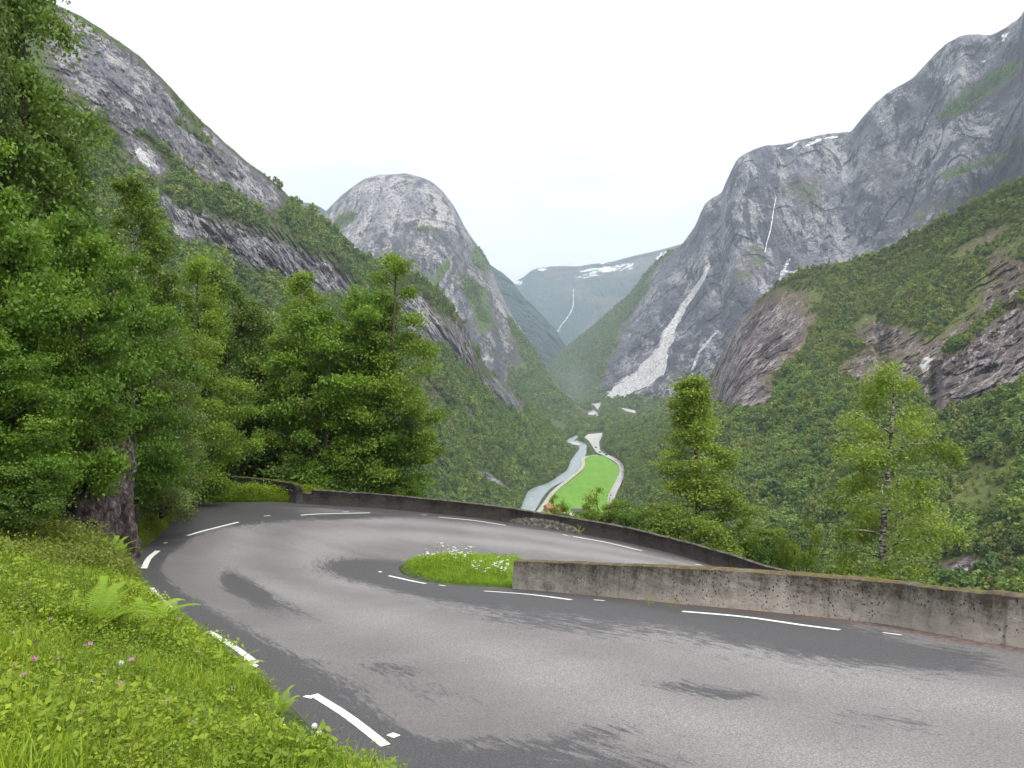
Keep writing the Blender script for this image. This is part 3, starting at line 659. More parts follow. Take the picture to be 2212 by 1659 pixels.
# head of the valley -----------------------------------------------------
T4 = [(900, 640, 7600), (1060, 620, 7600), (1105, 612, 7600), (1130, 600, 7500), (1150, 584, 7500), (1175, 578, 7500), (1250, 574, 7500), (1320, 566, 7400), (1370, 552, 7200), (1400, 546, 7000), (1440, 536, 6800), (1480, 524, 6600), (1600, 480, 6300)]
def k4(PX, PY, P):
    n = fbm(PX / 30, PY / 14, 0 * PX, 5, 91)
    snow = blobs(PX, PY, [(1295, 580, 66, 15, -6, .34), (1265, 596, 50, 12, -14, .30), (1345, 577, 34, 9, -10, .30), (1428, 555, 20, 6, -35, .6), (1118, 612, 12, 14, -40, .55), (1175, 582, 14, 4, 0, .45)])
    return dict(veg=.7 + .35 * n - blobs(PX, PY, [(1300, 690, 60, 16, -40, .5), (1280, 640, 90, 12, 10, .3)]) - .3 * sstep(620, 570, PY), snow=snow)
layer('valley_head', T4, [(900, 800, 5800), (1210, 800, 5600), (1600, 760, 5200)], 640, 320, MF, disp=lambda a, b_, P: 190 * fbm(P[..., 0] / 900, P[..., 1] / 900, P[..., 2] / 900, 6, 92) + 110 * fbm(P[..., 0] / 190, P[..., 1] / 700, P[..., 2] / 700, 5, 93, .5, True), masks=k4, top_rough=(3, 50), vpow=.9)

# the big cliff on the right -----------------------------------------------
T5 = [(1150, 815, 4100), (1185, 786, 4000), (1206, 768, 3950), (1227, 745, 3900), (1262, 718, 3750), (1300, 690, 3600), (1322, 672, 3500), (1360, 636, 3350), (1394, 592, 3200), (1417, 568, 3100), (1447, 546, 3000), (1469, 532, 2950), (1486, 508, 2900), (1502, 488, 2850), (1512, 462, 2800), (1524, 436, 2750), (1542, 423, 2730), (1560, 416, 2700), (1566, 398, 2600), (1583, 362, 2560), (1592, 344, 2540), (1608, 334, 2530), (1631, 325, 2520), (1698, 307, 2500), (1764, 294, 2450), (1838, 283, 2380), (1857, 259, 2300), (1890, 222, 2250), (1927, 196, 2200), (1967, 172, 2150), (1993, 148, 2100), (2023, 111, 2050), (2045, 93, 2000), (2075, 79, 1950), (2104, 76, 1950), (2141, 74, 1900), (2174, 59, 1850), (2204, 40, 1800), (2216, 18, 1750), (2300, -70, 1650), (2600, -330, 1400)]
B5 = [(1150, 830, 3300), (1200, 846, 2600), (1250, 856, 2330), (1305, 868, 2120), (1400, 880, 1930), (1450, 890, 1780), (1520, 905, 1640), (1700, 960, 1400), (2212, 1000, 1150), (2600, 1000, 1000)]
FAN1 = [(1420, 757), (1440, 762), (1443, 800), (1400, 834), (1362, 850), (1338, 864), (1302, 864), (1330, 832), (1375, 795)]
FAN2 = [(1512, 812), (1514, 824), (1478, 840), (1436, 842), (1470, 828)]
def d5(PX, PY, P):
    x, y, z = P[..., 0], P[..., 1], P[..., 2]
    sp = sstep(1500, 1350, PX)
    r = 55 * fbm(x / 330, y / 330, z / 330, 5, 101) + (17 - 6 * sp) * fbm(x / 46, y / 170, z / 300, 6, 102, .5, True) + 14 * fbm(x / 26, y / 26, z / 60, 5, 103, .6) + 22 * np.round(3 * fbm(x / 140, y / 140, z / 260, 3, 104, .5)) / 3
    gul = bands(PX, PY, [([(1525, 580), (1490, 640), (1462, 690), (1432, 760)], 12, 9, 1), ([(1675, 425), (1655, 540)], 8, 8, .8), ([(1860, 420), (1840, 500)], 10, 10, .6), ([(1990, 300), (1960, 400), (1900, 500)], 10, 14, .8), ([(1530, 730), (1490, 820)], 7, 6, .8), ([(2150, 180), (2040, 260), (1990, 420), (1930, 520)], 10, 12, 1)])
    rampn = bands(PX, PY, [([(2212, 250), (2120, 330), (2010, 470), (1950, 540)], 60, 40, 1)])
    fan = inpoly(PX, PY, FAN1) * 1.0
    return r * (1 - .6 * fan) + 10 * gul - 60 * rampn
def k5(PX, PY, P):
    n = fbm(PX / 45, PY / 45, 0 * PX, 5, 111)
    edge = np.interp(PY, [520, 560, 600, 660, 720, 790, 830, 900], [1452, 1440, 1412, 1375, 1350, 1318, 1300, 1290])
    v = 1.05 * sstep(22, -26, PX - edge + 30 * n)
    v = np.maximum(v, .98 * sstep(-14, 26, PY - np.interp(PX, [1250, 1305, 1450, 1520, 1600], [800, 842, 852, 845, 820]) + 14 * n))
    v = v - blobs(PX, PY, [(1340, 700, 10, 20, 20, .4)])
    v += blobs(PX, PY, [(1730, 420, 90, 50, 0, .36), (1640, 560, 60, 30, -10, .42), (1900, 360, 60, 80, 20, .30), (1600, 600, 30, 16, 0, .3), (1560, 640, 60, 30, -30, .3), (2110, 200, 90, 26, -32, .75), (2070, 235, 50, 14, -30, .5), (2130, 350, 90, 13, -20, .68), (2050, 375, 40, 12, -20, .5), (2180, 150, 50, 18, -30, .5), (2090, 420, 60, 14, -25, .45), (1990, 330, 30, 30, 0, .2), (1760, 300, 90, 8, -8, .25), (2000, 470, 60, 30, -35, .4), (2200, 300, 40, 10, -20, .5)]) + .16 * n
    lite = bands(PX, PY, [([(1530, 572), (1520, 600), (1498, 632), (1478, 660), (1462, 690), (1445, 715), (1438, 740), (1430, 762)], 5, 15, .70), ([(1545, 720), (1510, 760), (1496, 800), (1488, 826)], 3, 6, .6), ([(1705, 560), (1690, 590), (1680, 620)], 6, 5, .5), ([(1990, 280), (1985, 330), (1970, 400)], 9, 7, .42), ([(1560, 500), (1545, 560)], 8, 12, .32), ([(1740, 585), (1690, 590)], 8, 5, .5)])
    jx = PX + 13 * fbm(PX / 16, PY / 16, 0 * PX, 4, 112); jy = PY + 9 * fbm(PX / 16, PY / 16, 0 * PX + 5, 4, 113)
    lite += .5 * (inpoly(jx, jy, FAN1) * 1.0 + inpoly(PX, PY, FAN1)) * (.82 + .35 * fbm((PX + PY) / 5, (PX - PY) / 60, 0 * PX, 4, 114)) + 1.0 * inpoly(jx, jy, FAN2) - .25 * blobs(PX, PY, [(1400, 850, 40, 16, -20, 1), (1330, 862, 40, 8, 0, 1)])
    lite += blobs(PX, PY, [(2047, 170, 14, 22, 20, .5), (2030, 110, 20, 10, -30, .35), (1740, 350, 20, 14, 0, .3), (1445, 728, 20, 16, 0, .5)])
    snow = blobs(PX, PY, [(2168, 80, 8, 18, 25, .75), (1712, 315, 22, 4, -25, .7), (1755, 308, 22, 5, -25, .6), (1800, 296, 22, 3, -5, .6), (2003, 266, 5, 5, 0, .6), (1935, 176, 6, 3, 0, .5)])
    return dict(veg=np.clip(v, -.3, 1.1) * (1 - inpoly(PX, PY, FAN1) * .9), lite=lite, snow=snow)
layer('cliff', T5, B5, 1250, 760, M5, disp=d5, masks=k5, top_rough=(7, 55), gfun=lambda PX, PY, v: sstep(1330, 1680, PX) * (.25 * v ** .6 + .75 * v ** 2.2) + (1 - sstep(1330, 1680, PX)) * v)

# nearer slope on the right ---------------------------------------------------
T6 = [(1296, 950, 1290), (1305, 940, 1285), (1322, 928, 1275), (1370, 914, 1220), (1425, 907, 1165), (1470, 900, 1110), (1495, 893, 1070), (1505, 868, 1040), (1515, 845, 1020), (1530, 818, 1000), (1545, 790, 980), (1560, 758, 960), (1575, 730, 940), (1600, 690, 910), (1640, 650, 880), (1680, 612, 850), (1740, 583, 810), (1850, 560, 760), (1930, 533, 720), (2020, 480, 670), (2100, 440, 630), (2212, 385, 590), (2400, 280, 540), (2700, 120, 480)]
B6 = [(1296, 975, 1150), (1320, 992, 1050), (1346, 1014, 962), (1353, 1070, 790), (1358, 1140, 655), (1420, 1240, 440), (1600, 1330, 290), (1900, 1380, 220), (2212, 1420, 190), (2700, 1480, 170)]
def g6(PX, PY, v):
    a = sstep(1500, 1750, PX)
    steep = .12 * v ** 1.0 + .88 * v ** 1.7
    return (1 - a) * v ** 1.1 + a * steep
def d6(PX, PY, P):
    x, y, z = P[..., 0], P[..., 1], P[..., 2]
    r = 15 * fbm(x / 90, y / 90, z / 90, 6, 121, .5) + 4 * fbm(x / 14, y / 14, z / 20, 5, 122, .6)
    cl = blobs(PX, PY, [(1600, 780, 110, 120, -35, 1), (1900, 800, 130, 90, 0, 1), (2110, 780, 160, 120, -20, 1), (2050, 650, 60, 40, 0, .6), (2160, 600, 70, 90, 0, 1)])
    r += cl * (6 * fbm((x - y) / 14, (x + y) / 50, z / 40, 6, 123, .55, True) + 5 * fbm(x / 9, y / 9, z / 12, 5, 124, .6) + 8 * np.round(2.5 * fbm(x / 26, y / 26, z / 40, 3, 125, .5)) / 2.5)
    gul = bands(PX, PY, [([(1905, 690), (1900, 760), (1915, 800)], 12, 12, 1), ([(2020, 790), (2015, 880)], 12, 14, 1), ([(1540, 860), (1640, 960), (1700, 1060)], 20, 30, .4), ([(1830, 740), (1760, 800), (1700, 900)], -20 + 40, 24, -.9)])
    return r + 16 * gul
def k6(PX, PY, P):
    n = fbm(PX / 50, PY / 50, 0 * PX, 5, 131)
    rock = blobs(PX, PY, [(1590, 790, 62, 110, 18, 1.0), (1690, 680, 90, 70, -35, .8), (1680, 760, 70, 60, -30, .62), (1880, 800, 100, 42, 10, .85), (1910, 730, 80, 40, 10, .85), (2090, 830, 130, 60, -10, .95), (2150, 740, 120, 90, -20, .8), (2180, 600, 70, 100, 10, .62), (2050, 900, 60, 26, 0, .6), (1640, 860, 60, 34, 10, .7), (2065, 1235, 66, 28, -20, 1.35), (2190, 1240, 50, 22, -30, 1.2), (2160, 1175, 10, 60, 30, .3), (1990, 760, 70, 26, -30, .6), (2120, 520, 90, 14, -32, .45), (1560, 850, 40, 26, 10, .6)])
    v = .98 - rock + bands(PX, PY, [([(1820, 745), (1760, 800), (1720, 860), (1660, 960)], 30, 40, .75), ([(1960, 640), (2030, 700), (1990, 760), (1900, 790)], 22, 12, .3), ([(2212, 640), (2120, 700), (2060, 760)], 14, 10, .45), ([(2212, 880), (2060, 930)], 22, 22, .7)]) + .22 * n
    lite = blobs(PX, PY, [(2060, 720, 22, 12, -40, .42), (2010, 780, 36, 14, -10, .5), (2000, 800, 14, 30, 10, .45), (1895, 700, 12, 14, 0, .42), (2150, 720, 40, 16, -20, .38), (1900, 830, 30, 20, 0, .3), (2065, 1235, 44, 20, -20, .45), (1935, 740, 8, 26, 0, .4), (2095, 660, 26, 8, -35, .35)])
    return dict(veg=np.clip(v, -.3, 1.1), lite=lite)
layer('ravine_slope', T6, B6, 900, 800, M6, disp=d6, masks=k6, top_rough=(3, 40), gfun=g6)

# ------------------------------------------------------------------ valley floor, water, fields, tracks
m_floor, nt, b = newmat('valley_floor_mat'); co = objco(nt)
n1 = noise(nt, co, .12, 6, .7); L(nt, ramp(nt, n1, [(.38, (.028, .05, .014)), (.62, (.065, .10, .025))]), b.inputs['Base Color'])
xs = np.linspace(-7000, 7000, 120); ys = np.concatenate([np.linspace(-600, 400, 20)[:-1], np.linspace(400, 3000, 120), np.linspace(3000, 9500, 60)[1:]])
G = np.stack(np.meshgrid(xs, ys), -1); G = np.concatenate([G, (FLOOR_Z - .8 + 0 * G[..., :1])], -1)
grid_obj('valley_floor', G, m_floor, kind='structure')
def flat(name, poly, mat, dz, step=None, **kw):
    P = atz([p[0] for p in poly], [p[1] for p in poly], FLOOR_Z + dz)
    me = bpy.data.meshes.new(name); me.from_pydata(P.tolist(), [], [list(range(len(P)))]); me.materials.append(mat); me.update()
    import bmesh
    bm = bmesh.new(); bm.from_mesh(me); bmesh.ops.triangulate(bm, faces=bm.faces[:])
    for f in bm.faces:
        f.normal_update()
        if f.normal.z < 0: f.normal_flip()
    bm.to_mesh(me); bm.free()
    return link(name, me, kind='structure')
def ribbon(name, cl, w0, w1, mat, dz, n=120):
    C = catmull(atz([p[0] for p in cl], [p[1] for p in cl], FLOOR_Z + dz), n)
    T = unit(np.gradient(C, axis=0)); Nn = np.stack([-T[:, 1], T[:, 0], 0 * T[:, 0]], 1); w = np.linspace(w0, w1, n)[:, None] / 2
    w = w * (1 + .12 * fbm(np.arange(n) * .2, np.zeros(n), np.zeros(n), 3, int(w0))[:, None])
    return grid_obj(name, np.array([C - Nn * w, C, C + Nn * w]), mat, kind='structure')
RL = [(1080, 1190), (1124, 1099), (1144, 1059), (1180, 1045), (1204, 1030), (1225, 1014), (1232, 997), (1242, 982), (1250, 973), (1250, 965), (1234, 959), (1223, 952), (1244, 940), (1262, 925), (1284, 905), (1287, 895), (1272, 889), (1264, 880), (1254, 868), (1248, 860)]
RR = [(1125, 1190), (1156, 1104), (1177, 1068), (1194, 1052), (1225, 1035), (1251, 1011), (1258, 995), (1265, 983), (1267, 971), (1266, 961), (1252, 953), (1240, 951), (1252, 943), (1272, 928), (1292, 908), (1292, 894), (1280, 884), (1272, 876), (1262, 864), (1252, 856)]
m_water, nt, b = newmat('river_water'); co = objco(nt); b.inputs['Roughness'].default_value = .25; b.inputs['Specular IOR Level'].default_value = .5
n1 = noise(nt, co, .35, 7, .8, .5); n2 = noise(nt, co, .05, 4, .6)
L(nt, mix(nt, ramp(nt, n1, [(.56, 0.0), (.66, 1.0)]), mix(nt, n2, (.17, .22, .23), (.25, .30, .31)), (.62, .64, .64)), b.inputs['Base Color']); bump(nt, b, n1, .6, .3)
a_ = catmull(atz([p[0] for p in RL], [p[1] for p in RL], FLOOR_Z - .2), 240); b_ = catmull(atz([p[0] for p in RR], [p[1] for p in RR], FLOOR_Z - .2), 240)
tv = np.linspace(0, 1, 6); wob = .6 * fbm(np.arange(240) * .3, np.zeros(240), np.zeros(240), 3, 5)[:, None]
ax = unit(b_ - a_); G = np.array([(a_ - ax * wob) * (1 - t) + (b_ + ax * wob) * t for t in tv])
grid_obj('river', G, m_water, kind='structure')
m_gravel = plain('pale_gravel', (.30, .29, .27), (.46, .44, .42), .4, .95)
m_track = plain('gravel_track', (.34, .32, .27), (.42, .40, .34), .5, .95)
m_hroad = plain('valley_asphalt', (.30, .29, .29), (.40, .39, .38), .15, .9)
for nm, poly in (('gravel_bar', [(1230, 955), (1237, 954), (1250, 957), (1258, 962), (1248, 962), (1236, 960)]),
                 ('gravel_bar', [(1262, 945), (1270, 938), (1301, 935), (1299, 946), (1294, 955), (1296, 974), (1286, 972), (1278, 962), (1272, 952)]),
                 ('gravel_bar', [(1268, 892), (1286, 889), (1289, 893), (1282, 897), (1272, 896)]), ('gravel_bar', [(1278, 873), (1298, 870), (1296, 876), (1292, 885), (1288, 882), (1284, 876)]),
                 ('gravel_bar', [(1341, 881), (1350, 882), (1372, 887), (1373, 893), (1352, 888)]), ('gravel_bar', [(1412, 891), (1420, 891), (1430, 898), (1424, 899)]), ('gravel_bar', [(1248, 857), (1258, 856), (1262, 858), (1250, 859)]),
                 ('gravel_bar', [(1288, 866), (1300, 865), (1299, 868), (1290, 868)]), ('gravel_bar', [(1196, 847), (1210, 843), (1212, 845), (1200, 849)])):
    flat(nm, poly, m_gravel, .35)
m_field, nt, b = newmat('meadow'); co = objco(nt)
n1 = noise(nt, mapping(nt, co, (1, .25, 1)), .12, 6, .7); L(nt, ramp(nt, n1, [(.3, (.095, .225, .018)), (.6, (.13, .28, .024)), (.75, (.18, .28, .045))]), b.inputs['Base Color'])
FIELD = [(1166, 1104), (1200, 1062), (1237, 1034), (1257, 1018), (1262, 1004), (1261, 994), (1269, 987), (1286, 984), (1303, 984), (1322, 995), (1336, 1006), (1338.5, 1018), (1330, 1042), (1316, 1068), (1310, 1104), (1306, 1130), (1160, 1130)]
flat('field', FIELD, m_field, .1)
ribbon('farm_track', [(1140, 1125), (1165, 1104), (1196, 1062), (1229, 1035), (1252, 1016), (1260, 1003), (1259, 993), (1268, 986), (1292, 983)], 4.5, 4.5, m_track, .5)
ribbon('valley_road', [(1312, 1160), (1320, 1104), (1321, 1073), (1334, 1045), (1344, 1023), (1344.5, 1011), (1334, 997), (1310.5, 984), (1295, 977), (1287, 966), (1283, 956), (1290, 946), (1297, 940)], 6.5, 9.0, m_hroad, .7)
HAZE_D = 1.05e-4
# ================================================================== VEGETATION
rs = np.random.RandomState(11)
L_BIRCH = leaf_mat('birch_leaf', (.062, .112, .012), (.135, .222, .022), (.245, .35, .045), .4, .25)
L_ALDER = leaf_mat('alder_leaf', (.045, .105, .012), (.115, .215, .020), (.225, .345, .035), .38, .25)
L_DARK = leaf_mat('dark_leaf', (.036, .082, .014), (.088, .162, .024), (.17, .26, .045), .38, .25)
L_GREY = leaf_mat('grey_leaf', (.052, .085, .022), (.115, .17, .042), (.22, .29, .09), .32, .25)
L_BRIGHT = leaf_mat('bright_birch_leaf', (.080, .130, .016), (.165, .245, .03), (.28, .37, .06), .38, .2)
L_FOREST = leaf_mat('forest_leaf', (.052, .100, .018), (.118, .195, .028), (.205, .285, .048), .3, .6, patch=38)
L_FOREST2 = leaf_mat('heath_birch_leaf', (.105, .125, .03), (.17, .215, .04), (.245, .305, .06), .3, .6, patch=30)
M_BARKD = plain('dark_bark', (.045, .036, .028), (.09, .075, .06), 9, .95, .02)
m_bw, nt, b = newmat('birch_bark'); co = objco(nt)
n1 = noise(nt, mapping(nt, co, (1, 1, 4)), 3, 5, .7); L(nt, ramp(nt, n1, [(.46, (.05, .04, .035)), (.56, (.42, .38, .35))]), b.inputs['Base Color'])
M_BARKW = m_bw

def crown_proto(name, seed, nq, q, mat, conif=False, R=.36):
    r = np.random.RandomState(seed)
    # a few lobes make the uneven outline
    nl = 9; lc = []; 
    for i in range(nl):
        t = r.rand(); a = r.rand() * 6.283; z = .30 + .55 * t
        rr = R * .55 * math.sqrt(max(.08, 1 - ((z - .48) / .5) ** 2)); lc.append((rr * math.cos(a), rr * math.sin(a), z, R * (.62 - .28 * t) * (.8 + .4 * r.rand())))
    lc.append((0, 0, .5, R * .8)); lc = np.array(lc)
    k = r.randint(0, len(lc), nq); d = unit(r.normal(size=(nq, 3))); 
    C = lc[k, :3] + d * (lc[k, 3] * (.72 + .38 * r.rand(nq)))[:, None] * np.array([1, 1, .95])
    if conif:
        z = r.rand(nq) ** 1.2; a = r.rand(nq) * 6.283; rr = .26 * (1 - z) * (.6 + .5 * np.abs(np.sin(z * 22))) * (.8 + .3 * r.rand(nq)); C = np.stack([rr * np.cos(a), rr * np.sin(a), z], 1); d = unit(np.stack([np.cos(a), np.sin(a), .5 + 0 * a], 1))
    n = unit(d + .7 * r.normal(size=(nq, 3)) + [0, 0, .35]); U = unit(np.cross(n, r.normal(size=(nq, 3)))); V = np.cross(n, U)
    s = q * (.6 + .7 * r.rand(nq))[:, None]
    tone = np.clip(.5 + .22 * r.normal(size=nq) + .25 * (r.rand(len(lc))[k] - .5), 0, 1)
    Vv, F, tn = quads_from(C, U * s, V * s * .8, tone)
    # trunk stub
    tr = np.array([(-.012, -.012, -.12), (.012, -.012, -.12), (.012, .012, .6), (-.012, .012, .6)]); F = np.vstack([F, [[len(Vv), len(Vv) + 1, len(Vv) + 2, len(Vv) + 3]]]); Vv = np.vstack([Vv, tr]); tn = np.r_[tn, 0, 0, 0, 0]
    return proto(name, mesh_np(name, Vv, F, mat, False, {'tone': tn}))
P_NEAR = [crown_proto('forest_crown', 100 + i, 520, .055, L_FOREST) for i in range(5)] + [crown_proto('forest_crown', 110, 520, .055, L_FOREST2)]
P_MID = [crown_proto('wood_crown', 120 + i, 170, .085, L_FOREST) for i in range(5)] + [crown_proto('wood_crown', 131, 170, .085, L_FOREST2)]
P_FIR = [crown_proto('spruce_crown', 140, 260, .06, L_FOREST, True)]
P_HEATH = [crown_proto('heath_crown', 150 + i, 170, .085, L_FOREST2) for i in range(3)] + [crown_proto('heath_crown', 156, 170, .085, L_FOREST)]
P_FAR = [crown_proto('far_crown', 160 + i, 60, .13, L_FOREST) for i in range(3)] + [crown_proto('far_crown', 166, 60, .13, L_FOREST2)]

RIV = RL[:13] + RR[:13][::-1]
TRK = [(1140, 1125), (1165, 1104), (1196, 1062), (1229, 1035), (1252, 1016), (1260, 1003), (1259, 993), (1268, 986), (1292, 983)]
ROADL = [(1312, 1160), (1320, 1104), (1321, 1073), (1334, 1045), (1344, 1023), (1344.5, 1011), (1334, 997), (1310.5, 984), (1295, 977), (1287, 966), (1283, 956), (1290, 946), (1297, 940)]
GRV = [[(1262, 946), (1270, 934), (1304, 931), (1302, 950), (1299, 974), (1284, 976), (1274, 958)], [(1264, 888), (1292, 887), (1290, 899), (1270, 898)], [(1276, 872), (1302, 868), (1298, 886), (1286, 886)], [(1338, 879), (1372, 884), (1377, 896), (1345, 890)], [(1228, 953), (1240, 952), (1262, 960), (1258, 964), (1236, 963)]]
def clear(Q, s):
    """nobody's crown grows over the river, the meadow, the lane, the road or the gravel: drop trees that would stand in them"""
    bad = np.zeros(len(Q), bool)
    for f_ in (0.0, .45, .9):
        x, y = topx(Q + np.array([0, 0, 1]) * (s * f_)[:, None]); sc_ = s * .3 * FPX / Q[:, 1]
        for dx in (-1, 0, 1):
            xx = x + dx * sc_
            bad |= inpoly(xx, y, RIV) | inpoly(xx, y, FIELD) | (segdist(xx, y, TRK)[0] < 2.2) | (segdist(xx, y, ROADL)[0] < 4.5)
            for g_ in GRV: bad |= inpoly(xx, y, g_)
    keep_ = (Q[:, 1] < 560) | (Q[:, 1] > 3000)
    return ~bad | keep_
def forest(name, lay, n, size, protos, region, thr=.5, seed=1, label=None, nscale=60., gap=.0, wob=.6):
    D = S_ALL[lay]; P, PX, PY = D['P'], D['PX'], D['PY']; r = np.random.RandomState(seed)
    a = P[1:, :-1] - P[:-1, :-1]; b_ = P[:-1, 1:] - P[:-1, :-1]; area = np.linalg.norm(np.cross(a, b_), axis=-1)
    veg = D['veg'][:-1, :-1]
    ok = region(PX[:-1, :-1], PY[:-1, :-1]) & (D['lite'][:-1, :-1] < .4)
    vn = veg + wob * fbm(P[:-1, :-1, 0] / nscale, P[:-1, :-1, 1] / nscale, P[:-1, :-1, 2] / nscale, 5, seed + 5)
    w = area * ok * sstep(thr - .2, thr + .25, vn) ** 1.3; tot = w.sum()
    if tot <= 0: print('no area', name); return
    idx = r.choice(w.size, n, p=(w / tot).ravel()); i, j = np.unravel_index(idx, w.shape)
    u, v = r.rand(n, 1), r.rand(n, 1)
    Q = P[i, j] * (1 - u) * (1 - v) + P[i + 1, j] * u * (1 - v) + P[i, j + 1] * (1 - u) * v + P[i + 1, j + 1] * u * v
    s = size * np.exp(r.normal(size=n) * .28) * (.75 + .5 * sstep(.45, .95, vn[i, j]))
    Q[:, 2] -= s * .08
    m = clear(Q, s); Q, s, i, j = Q[m], s[m], i[m], j[m]; n = len(Q)
    S = np.stack([s * (.85 + .35 * r.rand(n)), s * (.85 + .35 * r.rand(n)), s], 1)
    R = np.stack([r.normal(size=n) * .08, r.normal(size=n) * .08, r.rand(n) * 6.283], 1)
    print(name, 'area', int(tot), 'n', n)
    return scatter(name, Q, S, R, protos, label, 'forest')
inview = lambda PX, PY: (PX > -60) & (PX < 2280) & (PY > -40) & (PY < 1320)
sky1 = lambda a: np.interp(a, [t[0] for t in T1], [t[1] for t in T1])
D6 = S_ALL['ravine_slope']; open_ = blobs(D6['PX'], D6['PY'], [(2090, 1010, 150, 70, -10, .34), (2150, 1120, 120, 60, 20, .2), (1760, 1040, 70, 40, 0, .2), (1900, 930, 60, 30, 0, .25)]); D6['veg'] = D6['veg'] - open_
forest('forest', 'ravine_slope', 19000, 5.8, P_NEAR, lambda a, b_: inview(a, b_) & (b_ > 770 + 60 * fbm(a / 90, b_ / 90, 0 * a, 3, 8)), .58, 2, 'dense deciduous wood covering the near slope right of the valley')
forest('heath_wood', 'ravine_slope', 7000, 3.4, P_HEATH, lambda a, b_: inview(a, b_) & (b_ < 830), .62, 3, 'low olive birch scrub over the shoulder above the reddish cliff', nscale=26)
forest('scrub', 'ravine_slope', 5000, 2.6, P_HEATH, lambda a, b_: inview(a, b_) & (b_ > 820), .35, 23, 'low pale scrub in the openings of the near right slope', nscale=20)
forest('forest', 'mountain', 30000, 5.6, P_MID, lambda a, b_: inview(a, b_) & (a > 180) & ((a > 560) | (b_ > sky1(a) + 60)), .62, 4, 'green wood on ledges and lower slopes of the left mountain', nscale=34)
forest('heath_wood', 'mountain', 12000, 2.4, P_HEATH, lambda a, b_: inview(a, b_) & (a > 120) & (b_ > sky1(a) + 7), .40, 24, 'low scrub on the stony parts of the left mountain', nscale=24)
forest('spruce_wood', 'mountain', 900, 8.0, P_FIR, lambda a, b_: inview(a, b_) & (a > 380) & (b_ > sky1(a) + 4), .62, 14, 'scattered dark conifers standing in the wood on the left mountain')
forest('spruce_wood', 'ravine_slope', 260, 7.5, P_FIR, lambda a, b_: inview(a, b_), .62, 15, 'a few dark conifers in the wood on the near right slope')
forest('forest', 'dome_mountain', 6000, 6.0, P_FAR, inview, .62, 5, 'dark wood clinging to ledges of the grey domed mountain')
forest('forest', 'cliff', 15000, 7.0, P_FAR, inview, .62, 6, 'far wood at the foot of the great right cliff')
# valley floor wood
def floor_pts(n, polys_in, seed):
    r = np.random.RandomState(seed); out = []
    pm = np.array(polys_in); x = r.rand(n) * (pm[:, 0].max() - pm[:, 0].min()) + pm[:, 0].min()
    # uniform in world: sample Y uniformly in depth then x in px
    P0 = atz(pm[:, 0], pm[:, 1], FLOOR_Z); X = r.rand(n) * np.ptp(P0[:, 0]) + P0[:, 0].min(); Y = r.rand(n) * np.ptp(P0[:, 1]) + P0[:, 1].min()
    P = np.stack([X, Y, np.full(n, FLOOR_Z - .5)], 1); px, py = topx(P); m = inpoly(px, py, polys_in)
    return P[m], px[m], py[m]
Pf, fx, fy = floor_pts(42000, [(1100, 1180), (1120, 1100), (1140, 1055), (1200, 1025), (1222, 990), (1215, 950), (1225, 920), (1250, 895), (1235, 850), (1300, 850), (1560, 870), (1560, 910), (1420, 925), (1310, 945), (1300, 975), (1360, 1010), (1365, 1120), (1400, 1300), (1100, 1300)], 31)
s = 6.5 * np.exp(rs.normal(size=len(Pf)) * .3)
keep = clear(Pf, s) & ~((segdist(fx, fy, [(1176, 1120), (1290, 1122)])[0] < 26)) & (fbm(Pf[:, 0] / 60, Pf[:, 1] / 60, 0 * fx, 3, 77) > -.4)
Pf = Pf[keep]; s = s[keep]; n = len(Pf)
scatter('valley_wood', Pf, np.stack([s, s, s * 1.0], 1), np.stack([0 * s, 0 * s, rs.rand(n) * 6.28], 1), P_MID, 'level wood on the valley floor around river and meadow', 'forest')
print('valley trees', n)

